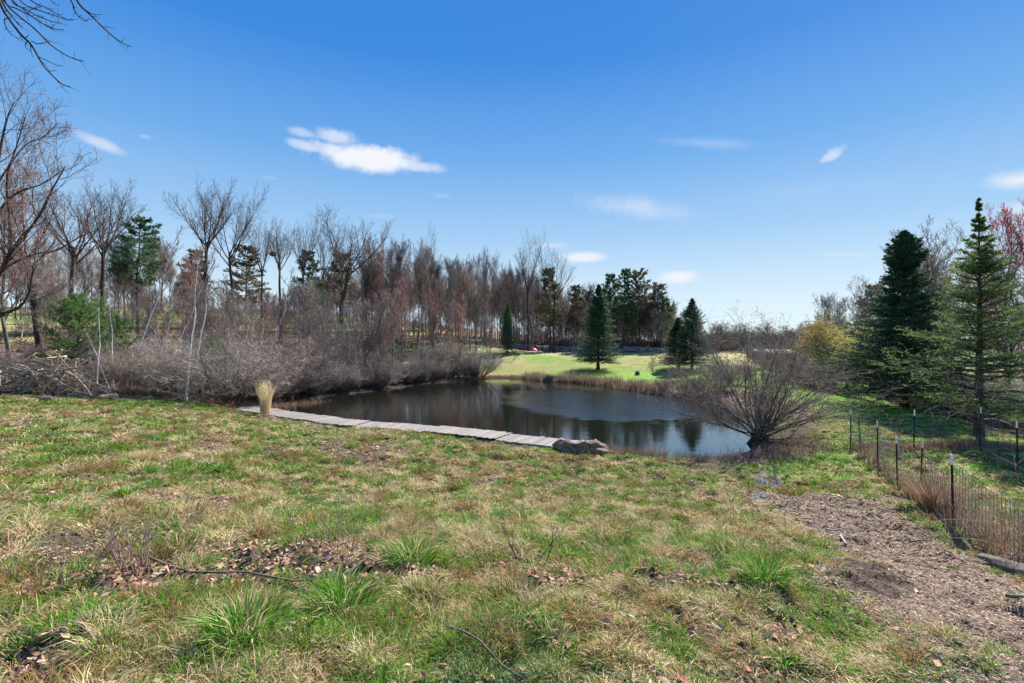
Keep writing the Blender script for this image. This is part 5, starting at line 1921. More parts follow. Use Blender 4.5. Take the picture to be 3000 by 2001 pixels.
x_, y_ = (778 - 1500) / FX * 27.2, 27.2
clump('ornamental_grass', x_, y_, 200, 1.95, 0.24, [[0.82, 0.62, 0.36], [0.85, 0.72, 0.46], [0.70, 0.50, 0.29]], 'tall upright clump of golden dead grass at the start of the boardwalk', 'ornamental grass', True, 3, 0.022, 0.04)
clump('weed_clump', 9.05, 10.35, 420, 0.95, 0.26, [[0.42, 0.27, 0.17], [0.5, 0.34, 0.21], [0.33, 0.2, 0.13]], 'dense tan-brown clump of dead weeds leaning on the wire fence', 'weeds', False, 4, 0.010, 0.3)
clump('weed_clump', 10.3, 12.2, 140, 0.45, 0.22, [[0.14, 0.21, 0.06], [0.2, 0.26, 0.08], [0.33, 0.25, 0.13]], 'green weed clump at the foot of the fence beyond the tan one', 'weeds', False, 5, 0.014, 0.6)
clump('weed_clump', 9.75, 11.3, 110, 0.32, 0.18, [[0.16, 0.24, 0.06], [0.22, 0.29, 0.08]], 'small yellow-green weed at the edge of the chips by the fence', 'weeds', False, 6, 0.016, 0.7)


# cane thicket of rose or bramble stubs in the lower left of the meadow
def canes():
    r = seedr(1010)
    for (px, py, n, hh, lb) in [(395, 1690, 26, 0.42, 'low bush of cut reddish-brown canes with tiny green leaves above the bare soil'),
                                (230, 1640, 14, 0.34, 'sparse reddish canes among dead leaves beside the cane bush'),
                                (110, 1730, 8, 0.45, 'few thin upright brown canes over the dark soil'),
                                (560, 1560, 12, 0.25, 'short twiggy canes between the cane bush and the green tuft'),
                                (980, 1640, 12, 0.40, 'thin bare branching sprig beside the long fallen twig'),
                                (1560, 1650, 5, 0.45, 'single dark wiry stalk in the middle of the grass')]:
        x0, y0 = hit(px, py)
        t = thing('cane_bush', lb, 'bush', (x0, y0, gz(x0, y0)))
        K = 6
        a = r.uniform(0, 6.28, n)
        q = r.uniform(0, 1, n)
        P = np.zeros((n, K, 3))
        P[:, 0] = np.stack([np.cos(a) * q * hh * .5, np.sin(a) * q * hh * .35, np.zeros(n) - .03], -1)
        d = norm(np.stack([np.cos(a) * .35, np.sin(a) * .35, np.ones(n)], -1))
        for k in range(1, K):
            d = norm(d + r.normal(0, .12, (n, 3)))
            P[:, k] = P[:, k - 1] + d * (hh * r.uniform(.7, 1.2, (n, 1)) / (K - 1))
        R = 0.0042 * (1 - .6 * np.linspace(0, 1, K))[None] * r.uniform(.6, 1.3, (n, 1))
        Q, RQ = grow(P, R, 4, .3, 1, .8, .4, 4, .05, .2, .6, .0016, .2, r)
        stack_tubes([(P, R, 5), (Q, RQ, 3)]).build('canes', M['red_twig' if px != 1560 else 'dark_bark'], t)
        v, f = bits(Q, 3, .011, r, .008, .2, .6)
        build_mesh('leaves', v, [f], M['youngpine'], t)


canes()

# ------------------------------------------------------------------ boardwalk
def boardwalk():
    r = seedr(2001)
    t = thing('boardwalk', 'long weathered grey plank boardwalk curving along the near edge of the pond', 'boardwalk')
    line = polyline(DOCK, 240)
    seg = np.linalg.norm(np.diff(line, axis=0), axis=1)
    cum = np.concatenate([[0], np.cumsum(seg)])
    tot = cum[-1]
    pos = np.arange(0.05, tot - 0.05, 0.155)
    X = np.interp(pos, cum, line[:, 0])
    Y = np.interp(pos, cum, line[:, 1])
    X2 = np.interp(pos + .1, cum, line[:, 0])
    Y2 = np.interp(pos + .1, cum, line[:, 1])
    ang = np.arctan2(Y2 - Y, X2 - X)
    nsec = 6
    wid = 1.5
    sec = np.minimum((pos / tot * nsec).astype(int), nsec - 1)
    zt = 0.25
    for s in range(nsec):
        g = Geo()
        for i in np.where(sec == s)[0]:
            a = ang[i] + math.pi / 2 + r.normal(0, 0.012)
            c, sn = math.cos(a), math.sin(a)
            R = np.array([[c, -sn, 0], [sn, c, 0], [0, 0, 1]])
            tl = r.normal(0, 0.012)
            sh = r.normal(0, 0.03)
            v = r.uniform(0.85, 1.15)
            base = np.array([0.27, 0.24, 0.21]) * v if r.uniform() > 0.12 else np.array([0.24, 0.20, 0.18])
            box(g, (X[i] + c * sh, Y[i] + sn * sh, zt + r.normal(0, 0.004) + 0.03 * math.sin(s * 2.1 + pos[i] * 0.3)), wid + r.normal(0, .03), 0.146, 0.034, R, np.clip(base, 0, 1))
        g.build('planks', M['dock'], t)
    g = Geo()
    for off in (-0.8, 0.0, 0.8):
        nx, ny = -np.sin(ang), np.cos(ang)
        P = np.stack([X + nx * off, Y + ny * off, np.full(len(X), zt - 0.10)], -1)[None, ::4]
        v, f = tubes(P, np.full(P.shape[:2], 0.07), 4)
        g.add(v, f, np.tile([[0.14, 0.11, 0.09]], (len(v), 1)))
    for k in range(0, len(X), 16):
        for off in (-0.75, 0.75):
            xx, yy = X[k] - math.sin(ang[k]) * off, Y[k] + math.cos(ang[k]) * off
            g.tube(np.array([[xx, yy, -0.9], [xx, yy, zt - 0.05]]), np.array([[.06, .06]]), 7, True, [0.15, 0.12, 0.1])
    g.build('bearers', M['dock'], t)


boardwalk()


def lumpy_log(name, label, a, b, r0, r1, mat, seed, cat='log', K=40, S=28, ridge=0.10, hollow=False, flatten=1.0):
    r = seedr(seed)
    a, b = np.array(a, float), np.array(b, float)
    t = np.linspace(0, 1, K)
    c = (a + b) / 2
    ax = norm((b - a)[None])[0]
    L = np.linalg.norm(b - a)
    side = norm(np.cross(ax, [0, 0, 1.0])[None])[0]
    up = np.cross(side, ax)
    rad_ = r0 + (r1 - r0) * t
    prof = np.sqrt(np.clip(1 - np.abs((t - .5) * 2) ** 5, 0.03, 1)) * (1 + ridge * 0.8 * (fbm(t * 6 + seed, t * 0, 1.0, seed + 3, 3) - .5))
    th = np.arange(S) / S * 2 * np.pi
    T, TH = np.meshgrid(t, th, indexing='ij')
    rr = (rad_ * prof)[:, None] * (1 + ridge * 2 * (fbm(TH * 2.2 + seed, T * 2.5, 1.6, seed, 4) - .5) + ridge * 1.4 * (fbm(T * 7, np.cos(TH) * 3 + 5, 1.0, seed + 9, 4) - .5))
    bend = 0.06 * L * np.sin(T * 3.1 + seed)
    Pn = (a - c)[None, None] + ax * (T * L)[..., None] + side * (rr * np.cos(TH) + bend)[..., None] + up * (rr * np.sin(TH) * flatten)[..., None]
    V = Pn.reshape(-1, 3)
    idx = np.arange(K * S).reshape(K, S)
    nx = np.roll(idx, -1, 1)
    F = np.stack([idx[:-1], idx[1:], nx[1:], nx[:-1]], -1).reshape(-1, 4)
    caps = []
    n0 = len(V)
    V = np.vstack([V, Pn[0].mean(0), Pn[-1].mean(0)])
    caps = np.array([[n0, idx[0, i], idx[0, (i + 1) % S]] for i in range(S)] + [[n0 + 1, idx[-1, (i + 1) % S], idx[-1, i]] for i in range(S)])
    tt = thing(name, label, cat, c)
    build_mesh('bark', V, [F, caps], M[mat], tt, smooth=True)
    g = Geo()
    for k in range(5):
        s = r.uniform(.1, .9)
        p = a - c + ax * L * s + up * rad_[int(s * (K - 1))] * .6
        d = norm((up + r.normal(0, .7, 3))[None])[0]
        g.tube(np.array([p, p + d * r0 * .5, p + d * r0 * 1.1]), np.array([[.12, .08, .03]]) * r0, 6, True)
    g.build('snags', M[mat], tt, smooth=True)
    return tt


p1 = P3(1630, 1315, 18.3)
p2 = P3(1775, 1313, 17.6)
z1 = gz(p1[0], p1[1])
lumpy_log('driftwood_log', 'big furrowed weathered log lying at the end of the boardwalk', (1.5, 18.3, 0.36), (3.55, 17.75, 0.30), 0.20, 0.42, 'log', 5, ridge=0.8, flatten=0.8)
x1, y1 = hit(285, 1172)
x2, y2 = hit(345, 1168)
lumpy_log('short_log', 'short hollow cut log on the grass beside the brush pile', (x1, y1, gz(x1, y1) + .13), (x2, y2, gz(x2, y2) + .15), 0.14, 0.16, 'log', 6, ridge=0.15)
x1, y1 = hit(118, 1178)
lumpy_log('stump', 'short cut log end in front of the brush pile', (x1, y1, gz(x1, y1) + .1), (x1 + .5, y1 + .1, gz(x1, y1) + .16), 0.15, 0.15, 'log', 7, ridge=0.12)
lumpy_log('fallen_log', 'dark mossy log lying under the foot of the wire fence', (6.55, 6.0, gz(6.5, 6.1) + .03), (7.5, 7.6, gz(7.5, 7.6) + .04), 0.14, 0.08, 'bark', 8, ridge=0.22)
lumpy_log('fallen_log', 'second broken log end jutting from below the mossy one', (6.3, 5.7, gz(6.3, 5.7) + .05), (6.9, 6.1, gz(6.9, 6.1) + .1), 0.10, 0.08, 'log', 9, ridge=0.22)


def edge_board():
    g = Geo()
    a = np.array([7.45, 7.75])
    b = np.array([8.55, 9.75])
    d = b - a
    L = np.hypot(*d)
    an = math.atan2(d[1], d[0])
    R = np.array([[math.cos(an), -math.sin(an), 0], [math.sin(an), math.cos(an), 0], [0, 0, 1]])
    tl = 0.25
    Rx = np.array([[1, 0, 0], [0, math.cos(tl), -math.sin(tl)], [0, math.sin(tl), math.cos(tl)]])
    box(g, (0, 0, 0), L, 0.05, 0.2, R @ Rx, None, 0.004)
    o = g.build('edging_board', M['board'])
    c = (a + b) / 2
    o.location = (c[0], c[1], gz(*c) + .08)
    tag(o, 'old grey timber board set on edge along the foot of the fence', 'board')


edge_board()


# ------------------------------------------------------------------ brush pile
def stick(pts, r0, r1, mat, name='cut_branch', K=9, twigs=0, r=None, col=None):
    P = polyline(pts, K)
    c = P[0].copy()
    P = P - c
    R = np.linspace(r0, r1, K)[None]
    g = Geo()
    g.tube(P[None], R, 6, True)
    if twigs:
        Q, RQ = grow(P[None], R, twigs, .3, 1, .6, .3, 4, 0.02, .12, .6, .006, .3, r)
        v, f = tubes(Q, RQ, 3)
        g.add(v, f)
    o = g.build(name, M[mat], smooth=True)
    o.location = c
    return o


def brush_pile():
    r = seedr(2002)
    c0 = (-25.2, 26.5)
    z0 = gz(*c0)
    for i in range(150):
        u = r.uniform(0, 1)
        x = c0[0] + r.normal(0, 1.55)
        y = c0[1] + r.normal(0, 0.6)
        hgt = max(0.05, 2.1 * math.exp(-((x - c0[0]) / 1.9) ** 2) * r.uniform(0.05, 1.0))
        L = r.uniform(0.9, 3.1)
        a = r.uniform(0, 6.28)
        el = r.normal(0.0, 0.28) + (0.25 if r.uniform() < .3 else 0)
        d = np.array([math.cos(a) * math.cos(el), math.sin(a) * .5 * math.cos(el), math.sin(el)])
        m = np.array([x, y, gz(x, y) + hgt])
        p = [m - d * L / 2, m + r.normal(0, .06, 3), m + d * L / 2]
        for q in p:
            q[2] = max(q[2], gz(q[0], q[1]) + 0.03)
        k = r.uniform(0.018, 0.06)
        mat = ['grey_twig', 'twig', 'grey_twig', 'tan_twig', 'grey_twig'][int(r.randint(0, 5))]
        o = stick(p, k, k * .5, mat, twigs=(3 if i % 3 == 0 else 0), r=r)
        tag(o, {'grey_twig': 'pale grey cut branch heaped on the brush pile', 'twig': 'brownish cut branch heaped on the brush pile', 'bark': 'dark bark-covered cut branch heaped on the brush pile',
                'tan_twig': 'freshly split tan branch heaped on the brush pile'}[mat].replace('heaped on the brush pile', ('sticking out of' if abs(el) > .3 else 'lying flat on' if abs(el) < .12 else 'slanting across') + (' the crest' if hgt > .8 else ' the foot' if hgt < .3 else ' the flank') + (' of the brush pile, far left' if x < c0[0] - 1.2 else ' of the brush pile, left half' if x < c0[0] else ' of the brush pile, right half' if x < c0[0] + 1.2 else ' of the brush pile, far right')), 'branch', 'cut branches of the brush pile')
    named = [
        ([(175, 1083), (215, 1100), (250, 1135), (268, 1162)], 0.06, 0.045, 'tan_twig', 'thick pale curved branch arching down the face of the brush pile'),
        ([(118, 1165), (130, 1140), (150, 1112), (170, 1090)], 0.05, 0.03, 'grey_twig', 'pale forked pole leaning up on the brush pile'),
        ([(40, 1158), (90, 1142), (140, 1128)], 0.045, 0.03, 'tan_twig', 'orange-brown split log low on the brush pile'),
        ([(170, 1036), (200, 1075), (240, 1105), (280, 1130), (330, 1160)], 0.025, 0.012, 'grey_twig', 'long thin branch sticking out of the top of the brush pile'),
        ([(10, 1092), (60, 1085), (120, 1078), (175, 1085)], 0.035, 0.02, 'grey_twig', 'long level pole lying along the crest of the brush pile'),
        ([(228, 1170), (228, 1130), (235, 1095), (270, 1060)], 0.022, 0.01, 'grey_twig', 'upright bleached branch beside the brush pile'),
        ([(200, 1150), (250, 1120), (300, 1130), (345, 1165)], 0.02, 0.008, 'grey_twig', 'long springy bleached branch trailing from the brush pile towards the short log'),
    ]
    for pp, r0, r1, mat, lb in named:
        o = stick([P3(a, b, 25.4) + np.array([0, 0, 0.0]) for a, b in pp], r0, r1, mat, twigs=(5 if r0 < .03 else 0), r=r)
        tag(o, lb, 'branch', 'cut branches of the brush pile')
    # the mass of fine brushwood
    n = 700
    x = c0[0] + r.normal(0.5, 1.7, n)
    y = c0[1] + r.normal(0, .7, n)
    zz = ground_z(x, y) + 1.9 * np.exp(-((x - c0[0]) / 1.9) ** 2) * r.uniform(0, 1, n)
    a = r.uniform(0, 6.28, n)
    el = r.normal(0.05, .4, n)
    L = r.uniform(.4, 1.4, n)
    d = np.stack([np.cos(a) * np.cos(el), np.sin(a) * np.cos(el) * .6, np.sin(el)], -1)
    m = np.stack([x, y, zz], -1)
    P = np.stack([m - d * L[:, None] / 2, m + r.normal(0, .06, (n, 3)), m + d * L[:, None] / 2], 1)
    v, f = tubes(P, np.broadcast_to(np.array([[.012, .009, .005]]), (n, 3)), 3)
    tag(build_mesh('brushwood', v, f, M['twig']), 'tangle of fine brown twigs filling the brush pile', 'brushwood', kind='stuff')


brush_pile()


# fallen branches and twigs on the meadow
def ground_sticks():
    r = seedr(2003)
    def on(pts, h=0.05):
        out = []
        for p in pts:
            x, y = hit(*p)
            out.append([x, y, gz(x, y) + h])
        return out
    for pts, r0, r1, mat, lb in [
        ([(432, 1665), (560, 1678), (720, 1692), (860, 1702), (930, 1708)], 0.011, 0.006, 'bark', 'long straight fallen twig across the bare soil'),
        ([(940, 1708), (1010, 1700), (1060, 1672), (1085, 1655)], 0.007, 0.009, 'bark', 'crooked fallen branch bending up to the green tussock'),
        ([(1305, 1855), (1350, 1890), (1410, 1930), (1470, 1975), (1540, 2010)], 0.007, 0.004, 'bark', 'grey-brown fallen branch slanting to the lower edge of the view'),
        ([(1180, 1745), (1250, 1755), (1300, 1768), (1340, 1748)], 0.006, 0.004, 'dark_bark', 'dark forked twig on bare ground'),
        ([(2418, 1552), (2445, 1556), (2500, 1556)], 0.022, 0.006, 'grey_twig', 'short bleached wood piece on the track chips'),
        ([(2462, 1590), (2480, 1610)], 0.016, 0.012, 'grey_twig', 'grey splinter of wood on the track'),
        ([(2665, 1592), (2700, 1592)], 0.018, 0.016, 'bark', 'dark plank offcut on the track near the fence'),
        ([(2860, 1660), (2930, 1676), (2975, 1650)], 0.007, 0.005, 'grey_twig', 'forked pale twig below the mossy log'),
        ([(2950, 1780), (2998, 1783)], 0.016, 0.014, 'bark', 'flat dark wood offcut at the edge of the track'),
        ([(2800, 1925), (2815, 1945), (2800, 1955)], 0.010, 0.008, 'bark', 'small crooked root piece on the lower track'),
        ([(2310, 1622), (2370, 1650)], 0.008, 0.004, 'dark_bark', 'thin dark stick at the edge of the track'),
        ([(1900, 1360), (2000, 1350), (2110, 1345)], 0.015, 0.006, 'grey_twig', 'pale branch lying on the mud at the water edge'),
        ([(2020, 1345), (2120, 1310), (2190, 1285)], 0.02, 0.012, 'bark', 'dark dead limb reaching from the big shrub over the water'),
        ([(100, 1660), (220, 1655), (330, 1668)], 0.010, 0.006, 'bark', 'pinkish fallen stick among the dead leaves by the canes'),
    ]:
        P = on(pts)
        if len(P) == 2:
            P = [P[0], (np.array(P[0]) + np.array(P[1])) / 2, P[1]]
        o = stick(P, r0, r1, mat, 'fallen_stick')
        tag(o, lb, 'stick', 'fallen sticks')
    # twigs stuck in the pond by the boardwalk
    for px, py, d, dx, h, lb in [(868, 1196, 29.5, -.25, 1.0, 'thin pale stake leaning in the water behind the reed clump'), (848, 1190, 30, -.5, .5, 'short stake beside the leaning one in the water'),
                                 (1398, 1258, 22.5, -.1, .45, 'small twig standing up at the edge of the boardwalk'), (1618, 1275, 20.3, -.35, .45, 'slanting twig at the boardwalk near the big log')]:
        x, y = (px - 1500) / FX * d, d
        o = stick([[x, y, 0.0], [x + dx * .5, y, h * .5], [x + dx, y, h]], .014, .007, 'tan_twig', 'stake')
        tag(o, lb, 'stake')


ground_sticks()


# ------------------------------------------------------------------ wire fence
def fence():
    r = seedr(2004)
    t = thing('wire_fence', 'sagging welded wire fence on green metal posts with white tips, enclosing a grassy plot', 'fence', (12.6, 18.0, gz(12.6, 18.0)))
    o = np.array(t.location)
    near = [(12.6, 18.0, 1.4), (11.35, 15.0, 1.4), (10.2, 12.8, 1.3), (9.35, 11.1, 1.42), (8.4, 9.2, 1.4), (6.9, 5.6, 1.4)]
    back = [(12.6, 18.0, 1.4), (13.65, 16.4, 1.4), (17.6, 18.2, 1.5), (22.0, 21.5, 1.4)]
    back = [(12.6, 18.0, 1.4), ((2677 - 1500) / FX * 16.4, 16.4, 1.42), ((2873 - 1500) / FX * 15.4, 15.4, 1.42), ((2982 - 1500) / FX * 13.6, 13.6, 1.4), (15.4, 11.2, 1.4)]

    def post(x, y, h, lean, mt):
        z = gz(x, y)
        g = Geo()
        top = np.array([x + lean[0], y + lean[1], z + h])
        bot = np.array([x, y, z - 0.2])
        ax = norm((top - bot)[None])[0]
        # T-section bar: flange and web
        def bar(a, b, w1, w2, gg):
            m = (a + b) / 2
            L = np.linalg.norm(b - a)
            s = norm(np.cross(ax, [0.3, 1, 0])[None])[0]
            u = np.cross(s, ax)
            R = np.stack([s, u, ax], 1)
            box(gg, m - o, w1, 0.008, L, R)
            box(gg, m - o + u * w2 * .5, 0.008, w2, L, R)
        mid = top - ax * 0.20
        bar(bot, mid, 0.038, 0.036, g)
        for k in range(22):
            q = bot + ax * (0.25 + k * (h - .3) / 22)
            box(g, q - o + np.array([0, -.012, 0]), 0.018, 0.014, 0.016, None)
        p = g.build('post', M['post'], t)
        g2 = Geo()
        bar(mid, top, 0.040, 0.038, g2)
        q = g2.build('tip', M[mt], p)
        return top

    tops = {}
    for i, (x, y, h) in enumerate(near):
        ln = [(0, 0), (-.02, 0), (-.03, .0), (0.12, .05), (-.04, 0), (0, 0)][i]
        post(x, y, h, ln, 'posttop')
    post(12.35, 17.1, 1.25, (-.1, 0), 'orangetop')
    for x, y, h in back[1:]:
        post(x, y, h, (r.normal(0, .02), 0), 'posttop')

    def mesh_run(pts, name, sag, nz, vsp, rw, topdrop):
        lines = np.array([[p[0], p[1]] for p in pts])
        P = []
        for a, b in zip(lines[:-1], lines[1:]):
            L = np.linalg.norm(b - a)
            m = max(6, int(L / 0.12))
            for s in np.arange(m) / m:
                P.append([*(a + (b - a) * s), math.sin(math.pi * s), s])
        P.append([*lines[-1], 0, 1])
        P = np.array(P)
        gzz = ground_z(P[:, 0], P[:, 1])
        wx = (fbm(P[:, 0], P[:, 1], 0.9, 11, 3) - .5)
        V = []
        # horizontal strands
        K = len(P)
        hs = np.linspace(0.03, 1.22, nz)
        H = []
        for j, h in enumerate(hs):
            f = h / 1.22
            z = gzz + h - P[:, 2] * sag * f ** 1.5 + r.normal(0, 0.008, K) + wx * 0.16 * f
            n_off = wx * 0.10 * f + r.normal(0, 0.006, K)
            H.append(np.stack([P[:, 0] + n_off, P[:, 1] + n_off * .4, z], -1))
        H = np.array(H)
        g = Geo()
        g.tube(H - o, rw, 4)
        # uprights: resample along the run
        ln = np.concatenate([[0], np.cumsum(np.linalg.norm(np.diff(P[:, :2], axis=0), axis=1))])
        s = np.arange(0, ln[-1], vsp)
        U = np.empty((len(s), nz, 3))
        for j in range(nz):
            for c in range(3):
                U[:, j, c] = np.interp(s, ln, H[j, :, c])
        U += r.normal(0, 0.004, U.shape)
        g.tube(U - o, rw * .9, 4)
        g.build(name, M['wire'], t)
    mesh_run(near, 'wire_netting', 0.22, 10, 0.12, 0.0052, 0.1)
    mesh_run(back, 'wire_netting', 0.08, 9, 0.3, 0.0046, 0.1)


fence()


# arching brambles entering at the right edge
def bramble():
    r = seedr(2005)
    t = thing('bramble', 'tangled pinkish bramble canes arching in from the edge of the view over the fence', 'bush')
    bx, by = 7.9, 6.9
    t.location = (bx, by, gz(bx, by))
    n = 34
    K = 10
    a = r.uniform(2.0, 4.6, n)
    P = np.zeros((n, K, 3))
    P[:, 0] = r.normal(0, .25, (n, 3)) * [1, 1, 0]
    el = r.uniform(.8, 1.45, n)
    d = np.stack([np.cos(a) * np.cos(el), np.sin(a) * np.cos(el), np.sin(el)], -1)
    ln = r.uniform(1.0, 2.2, n)
    for k in range(1, K):
        d = d + r.normal(0, .1, (n, 3))
        d[:, 2] -= .16
        d = norm(d)
        P[:, k] = P[:, k - 1] + d * (ln / (K - 1))[:, None]
    P[:, :, 2] = np.maximum(P[:, :, 2], 0.03)
    R = 0.005 * (1 - .6 * np.linspace(0, 1, K))[None] * r.uniform(.6, 1.3, (n, 1))
    Q, RQ = grow(P, R, 8, .2, 1, .8, .25, 5, -.05, .25, .6, .002, .2, r)
    stack_tubes([(P, R, 5), (Q, RQ, 3)]).build('canes', M['tan_twig'], t)


bramble()


# ------------------------------------------------------------------ small far things
def tarp():
    d = 86
    x, y = (1558 - 1500) / FX * d, d
    z = gz(x, y)
    t = thing('tarpaulin', 'bright red tarpaulin draped over a low heap between the tree trunks', 'tarpaulin', (x, y, z))
    g = Geo()
    n, m = 15, 11
    u, v = np.meshgrid(np.linspace(-1, 1, n), np.linspace(-1, 1, m), indexing='ij')
    h = 0.95 * np.exp(-((u + .35) ** 2 * 3 + v ** 2 * 1.6)) + 0.35 * np.exp(-((u - .5) ** 2 * 5 + v ** 2 * 2)) + 0.08 * (fbm(u * 3 + 9, v * 3 + 4, 1.5, 3, 3) - .5)
    V = np.stack([u * 0.95, v * 0.7, h], -1).reshape(-1, 3)
    idx = np.arange(n * m).reshape(n, m)
    F = np.stack([idx[:-1, :-1], idx[1:, :-1], idx[1:, 1:], idx[:-1, 1:]], -1).reshape(-1, 4)
    V2 = V - [0, 0, .02]
    build_mesh('sheet', np.vstack([V, V2]), [F, F[:, ::-1] + len(V)], M['red'], t, smooth=False)
    g = Geo()
    for i in range(4):
        a = i * 1.57 + .7
        g.tube(np.array([[math.cos(a) * .5, math.sin(a) * .4, .05], [math.cos(a) * 1.2, math.sin(a) * .9, .0]]), .02, 4)
    g.build('rope', M['grey_twig'], t)


def shed():
    d = 84
    x, y = (2258 - 1500) / FX * d, d
    z = gz(x, y) - 0.05
    t = thing('shed', 'low grey shed with a pale roof glimpsed behind the big shrub', 'shed', (x, y, z), 0.12)
    g = Geo()
    box(g, (0, 0, 0.35), 6.4, 4.0, 1.1)
    g.build('wall', M['wallp'], t)
    g = Geo()
    V = np.array([[-3.5, -2.3, .85], [3.5, -2.3, .85], [3.5, 2.3, .85], [-3.5, 2.3, .85], [-3.5, 0, 1.45], [3.5, 0, 1.45]])
    g.add(V, [np.array([[0, 1, 5, 4], [2, 3, 4, 5], [3, 2, 1, 0]]), ])
    g.add(V, [np.array([[0, 4, 3], [1, 2, 5]])])
    g.build('roof', M['roof'], t)
    for xx in (-2.4, -.2, 2.2):
        g = Geo()
        box(g, (xx, -2.003, .5), .6, .05, .45)
        w = g.build('window', M['roof'], t)
        g = Geo()
        box(g, (xx, -2.03, .5), .5, .03, .35)
        g.build('pane', M['glass'], w)


def stump_sapling():
    x, y = (1867 - 1500) / FX * 57, 57
    lumpy_log('tree_stump', 'dark tree stump standing on the far lawn', (x, y, gz(x, y) - .1), (x + .03, y, gz(x, y) + .5), 0.28, 0.22, 'dark_bark', 12, 'stump', K=14, S=14)
    SAPL[1].put(1912, 1045, 52, 'little bare forked sapling on the far lawn', None, wx=1.1)
    for i, (tree, px, py, lb) in enumerate([(NEST_TREES[0], 785, 749, 'squirrel nest of leaves high in the crooked bare tree'), (NEST_TREES[1], 1170, 757, 'squirrel nest of leaves in a bare tree left of the tallest grey crowns')]):
        r = seedr(80 + i)
        bpy.context.view_layer.update()
        limbs = [c for c in tree.children if c.name.startswith('limbs')][0]
        co = np.empty(len(limbs.data.vertices) * 3, dtype=np.float32)
        limbs.data.vertices.foreach_get('co', co)
        mw = np.array(tree.matrix_world)
        co = co.reshape(-1, 3) @ mw[:3, :3].T + mw[:3, 3]
        qx = 1500 + co[:, 0] / co[:, 1] * FX
        qy = 1000 - (co[:, 2] - CAMZ) / co[:, 1] * FX
        p = co[np.argmin((qx - px) ** 2 + (qy - py) ** 2)]
        n = 500
        q = norm(r.normal(0, 1, (n, 3))) * r.uniform(.1, .45, (n, 1)) * [1, 1, .8]
        a = norm(r.normal(0, 1, (n, 3)))
        b = norm(np.cross(a, r.normal(0, 1, (n, 3))))
        V = np.stack([q - a * .12, q + a * .1 + b * .08, q + a * .1 - b * .08], 1).reshape(-1, 3)
        o = build_mesh('nest', V, [np.arange(3 * n).reshape(-1, 3)], M['budbrown'])
        o.location = [float(v) for v in p]
        tag(o, lb, 'nest')


tarp()
shed()
stump_sapling()


# old stone wall at the foot of the grove
def stone_wall():
    r = seedr(2010)
    t = thing('stone_wall', 'tumbled dark fieldstone wall along the edge of the grove above the far lawn', 'wall')
    x0, y0 = (1500 - 1500) / FX * 87, 87
    x1, y1 = (1990 - 1500) / FX * 88, 88
    t.location = (x0, y0, gz(x0, y0))
    o = np.array(t.location)
    g = Geo()
    n = 420
    for i in range(n):
        s = r.uniform(0, 1)
        x = x0 + (x1 - x0) * s
        y = y0 + (y1 - y0) * s + r.normal(0, .35)
        z = gz(x, y) + r.uniform(0, .75)
        th = r.normal(0, .5, 3)
        Rm = np.array([[math.cos(th[2]), -math.sin(th[2]), 0], [math.sin(th[2]), math.cos(th[2]), 0], [0, 0, 1]])
        box(g, np.array([x, y, z]) - o, r.uniform(.3, .8), r.uniform(.3, .6), r.uniform(.2, .45), Rm, None, .06)
    g.build('stones', M['stone'], t)


stone_wall()


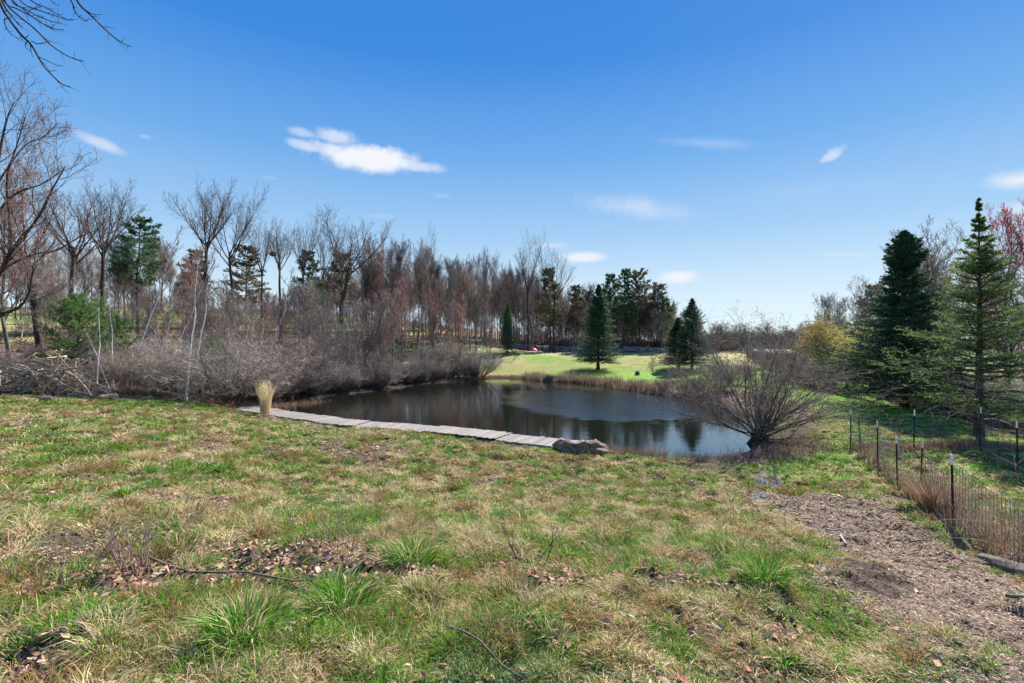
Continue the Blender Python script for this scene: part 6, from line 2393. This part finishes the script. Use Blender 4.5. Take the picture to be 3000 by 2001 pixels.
# ------------------------------------------------------------------ labels that tell the repeats apart
def relabel():
    marks = [(-1e9, 'under the leaning maple'), (120, 'behind the bright young pine'), (345, 'below the tall plated pine'), (470, 'under the vase-shaped tree'),
             (640, 'behind the large grey shrub'), (760, 'near the stout leaning birch'), (900, 'around the broad dark tree'), (1050, 'around the small red maple'),
             (1240, 'just before the narrow spruce'), (1430, 'around the red tarpaulin'), (1600, 'between tarpaulin and lawn spruce'), (1700, 'right behind the lawn spruce'),
             (1820, 'beyond the lawn spruce'), (1990, 'next to the blue-green spruce'), (2130, 'behind the fan-shaped shrub'), (2300, 'behind the willows'), (2450, 'around the big dark spruce'),
             (2720, 'around the light-green fir')]
    ones = 'first second third fourth fifth sixth seventh eighth ninth'.split()
    words = ones + 'tenth eleventh twelfth thirteenth fourteenth fifteenth sixteenth seventeenth eighteenth nineteenth twentieth'.split()
    words += ['twenty-' + w for w in ones] + ['thirtieth'] + ['thirty-' + w for w in ones] + ['fortieth'] + ['forty-' + w for w in ones]
    short = [('slender grey-twigged bare tree', 'slender woodland tree'), ('dark-twigged', 'dark-twigged woodland tree'), ('brownish bare tree', 'brownish woodland tree'), ('pale grey bare tree', 'tan-twigged woodland tree'),
             ('thin-trunked bare', 'thin-trunked grove tree'), ('bare tree on the hillside', 'hillside bare tree'), ('thin brown sapling', 'thin brown sapling'), ('thin pale sapling', 'thin pale sapling'),
             ('thin reddish sapling', 'thin reddish sapling'), ('thin sapling among', 'grove sapling'), ('low purplish', 'purplish hedge tree'), ('low dark bush at the foot of the distant', 'dark hedge bush'),
             ('low dark bush along', 'dark bush by the grove wall'), ('rounded pale grey', 'rounded grey thicket shrub'), ('brownish bare shrub', 'brownish thicket shrub'), ('wide pale grey', 'wide grey thicket shrub'),
             ('upright brownish', 'upright brown thicket shrub'), ('low tangle', 'low waterside tangle'), ('low brownish shrub', 'low brownish bank shrub'), ('tangled grey-brown', 'tangled grey-brown shrub'),
             ('dark bare shrub in', 'dark shaded shrub'), ('thin bare tree showing', 'thin bare tree'), ('thin brown shrub on', 'thin slope shrub')]
    sets = {}
    for o in C.objects:
        if o.parent or 'group' not in o or 'label' not in o:
            continue
        px = 1500 + o.location.x / max(o.location.y, .5) * FX
        for key, s in short:
            if o['label'].startswith(key):
                mk = [m for lo, m in marks if px >= lo][-1]
                sets.setdefault((s, mk), []).append((px, o))
                break
    for (s, mk), L in sets.items():
        L.sort(key=lambda t: t[0])
        if len(L) == 1:
            L[0][1]['label'] = '%s, the only one %s' % (s, mk)
            continue
        for i, (px, o) in enumerate(L):
            o['label'] = '%s, %s from left of those %s' % (s, words[min(i, len(words) - 1)], mk)


relabel()
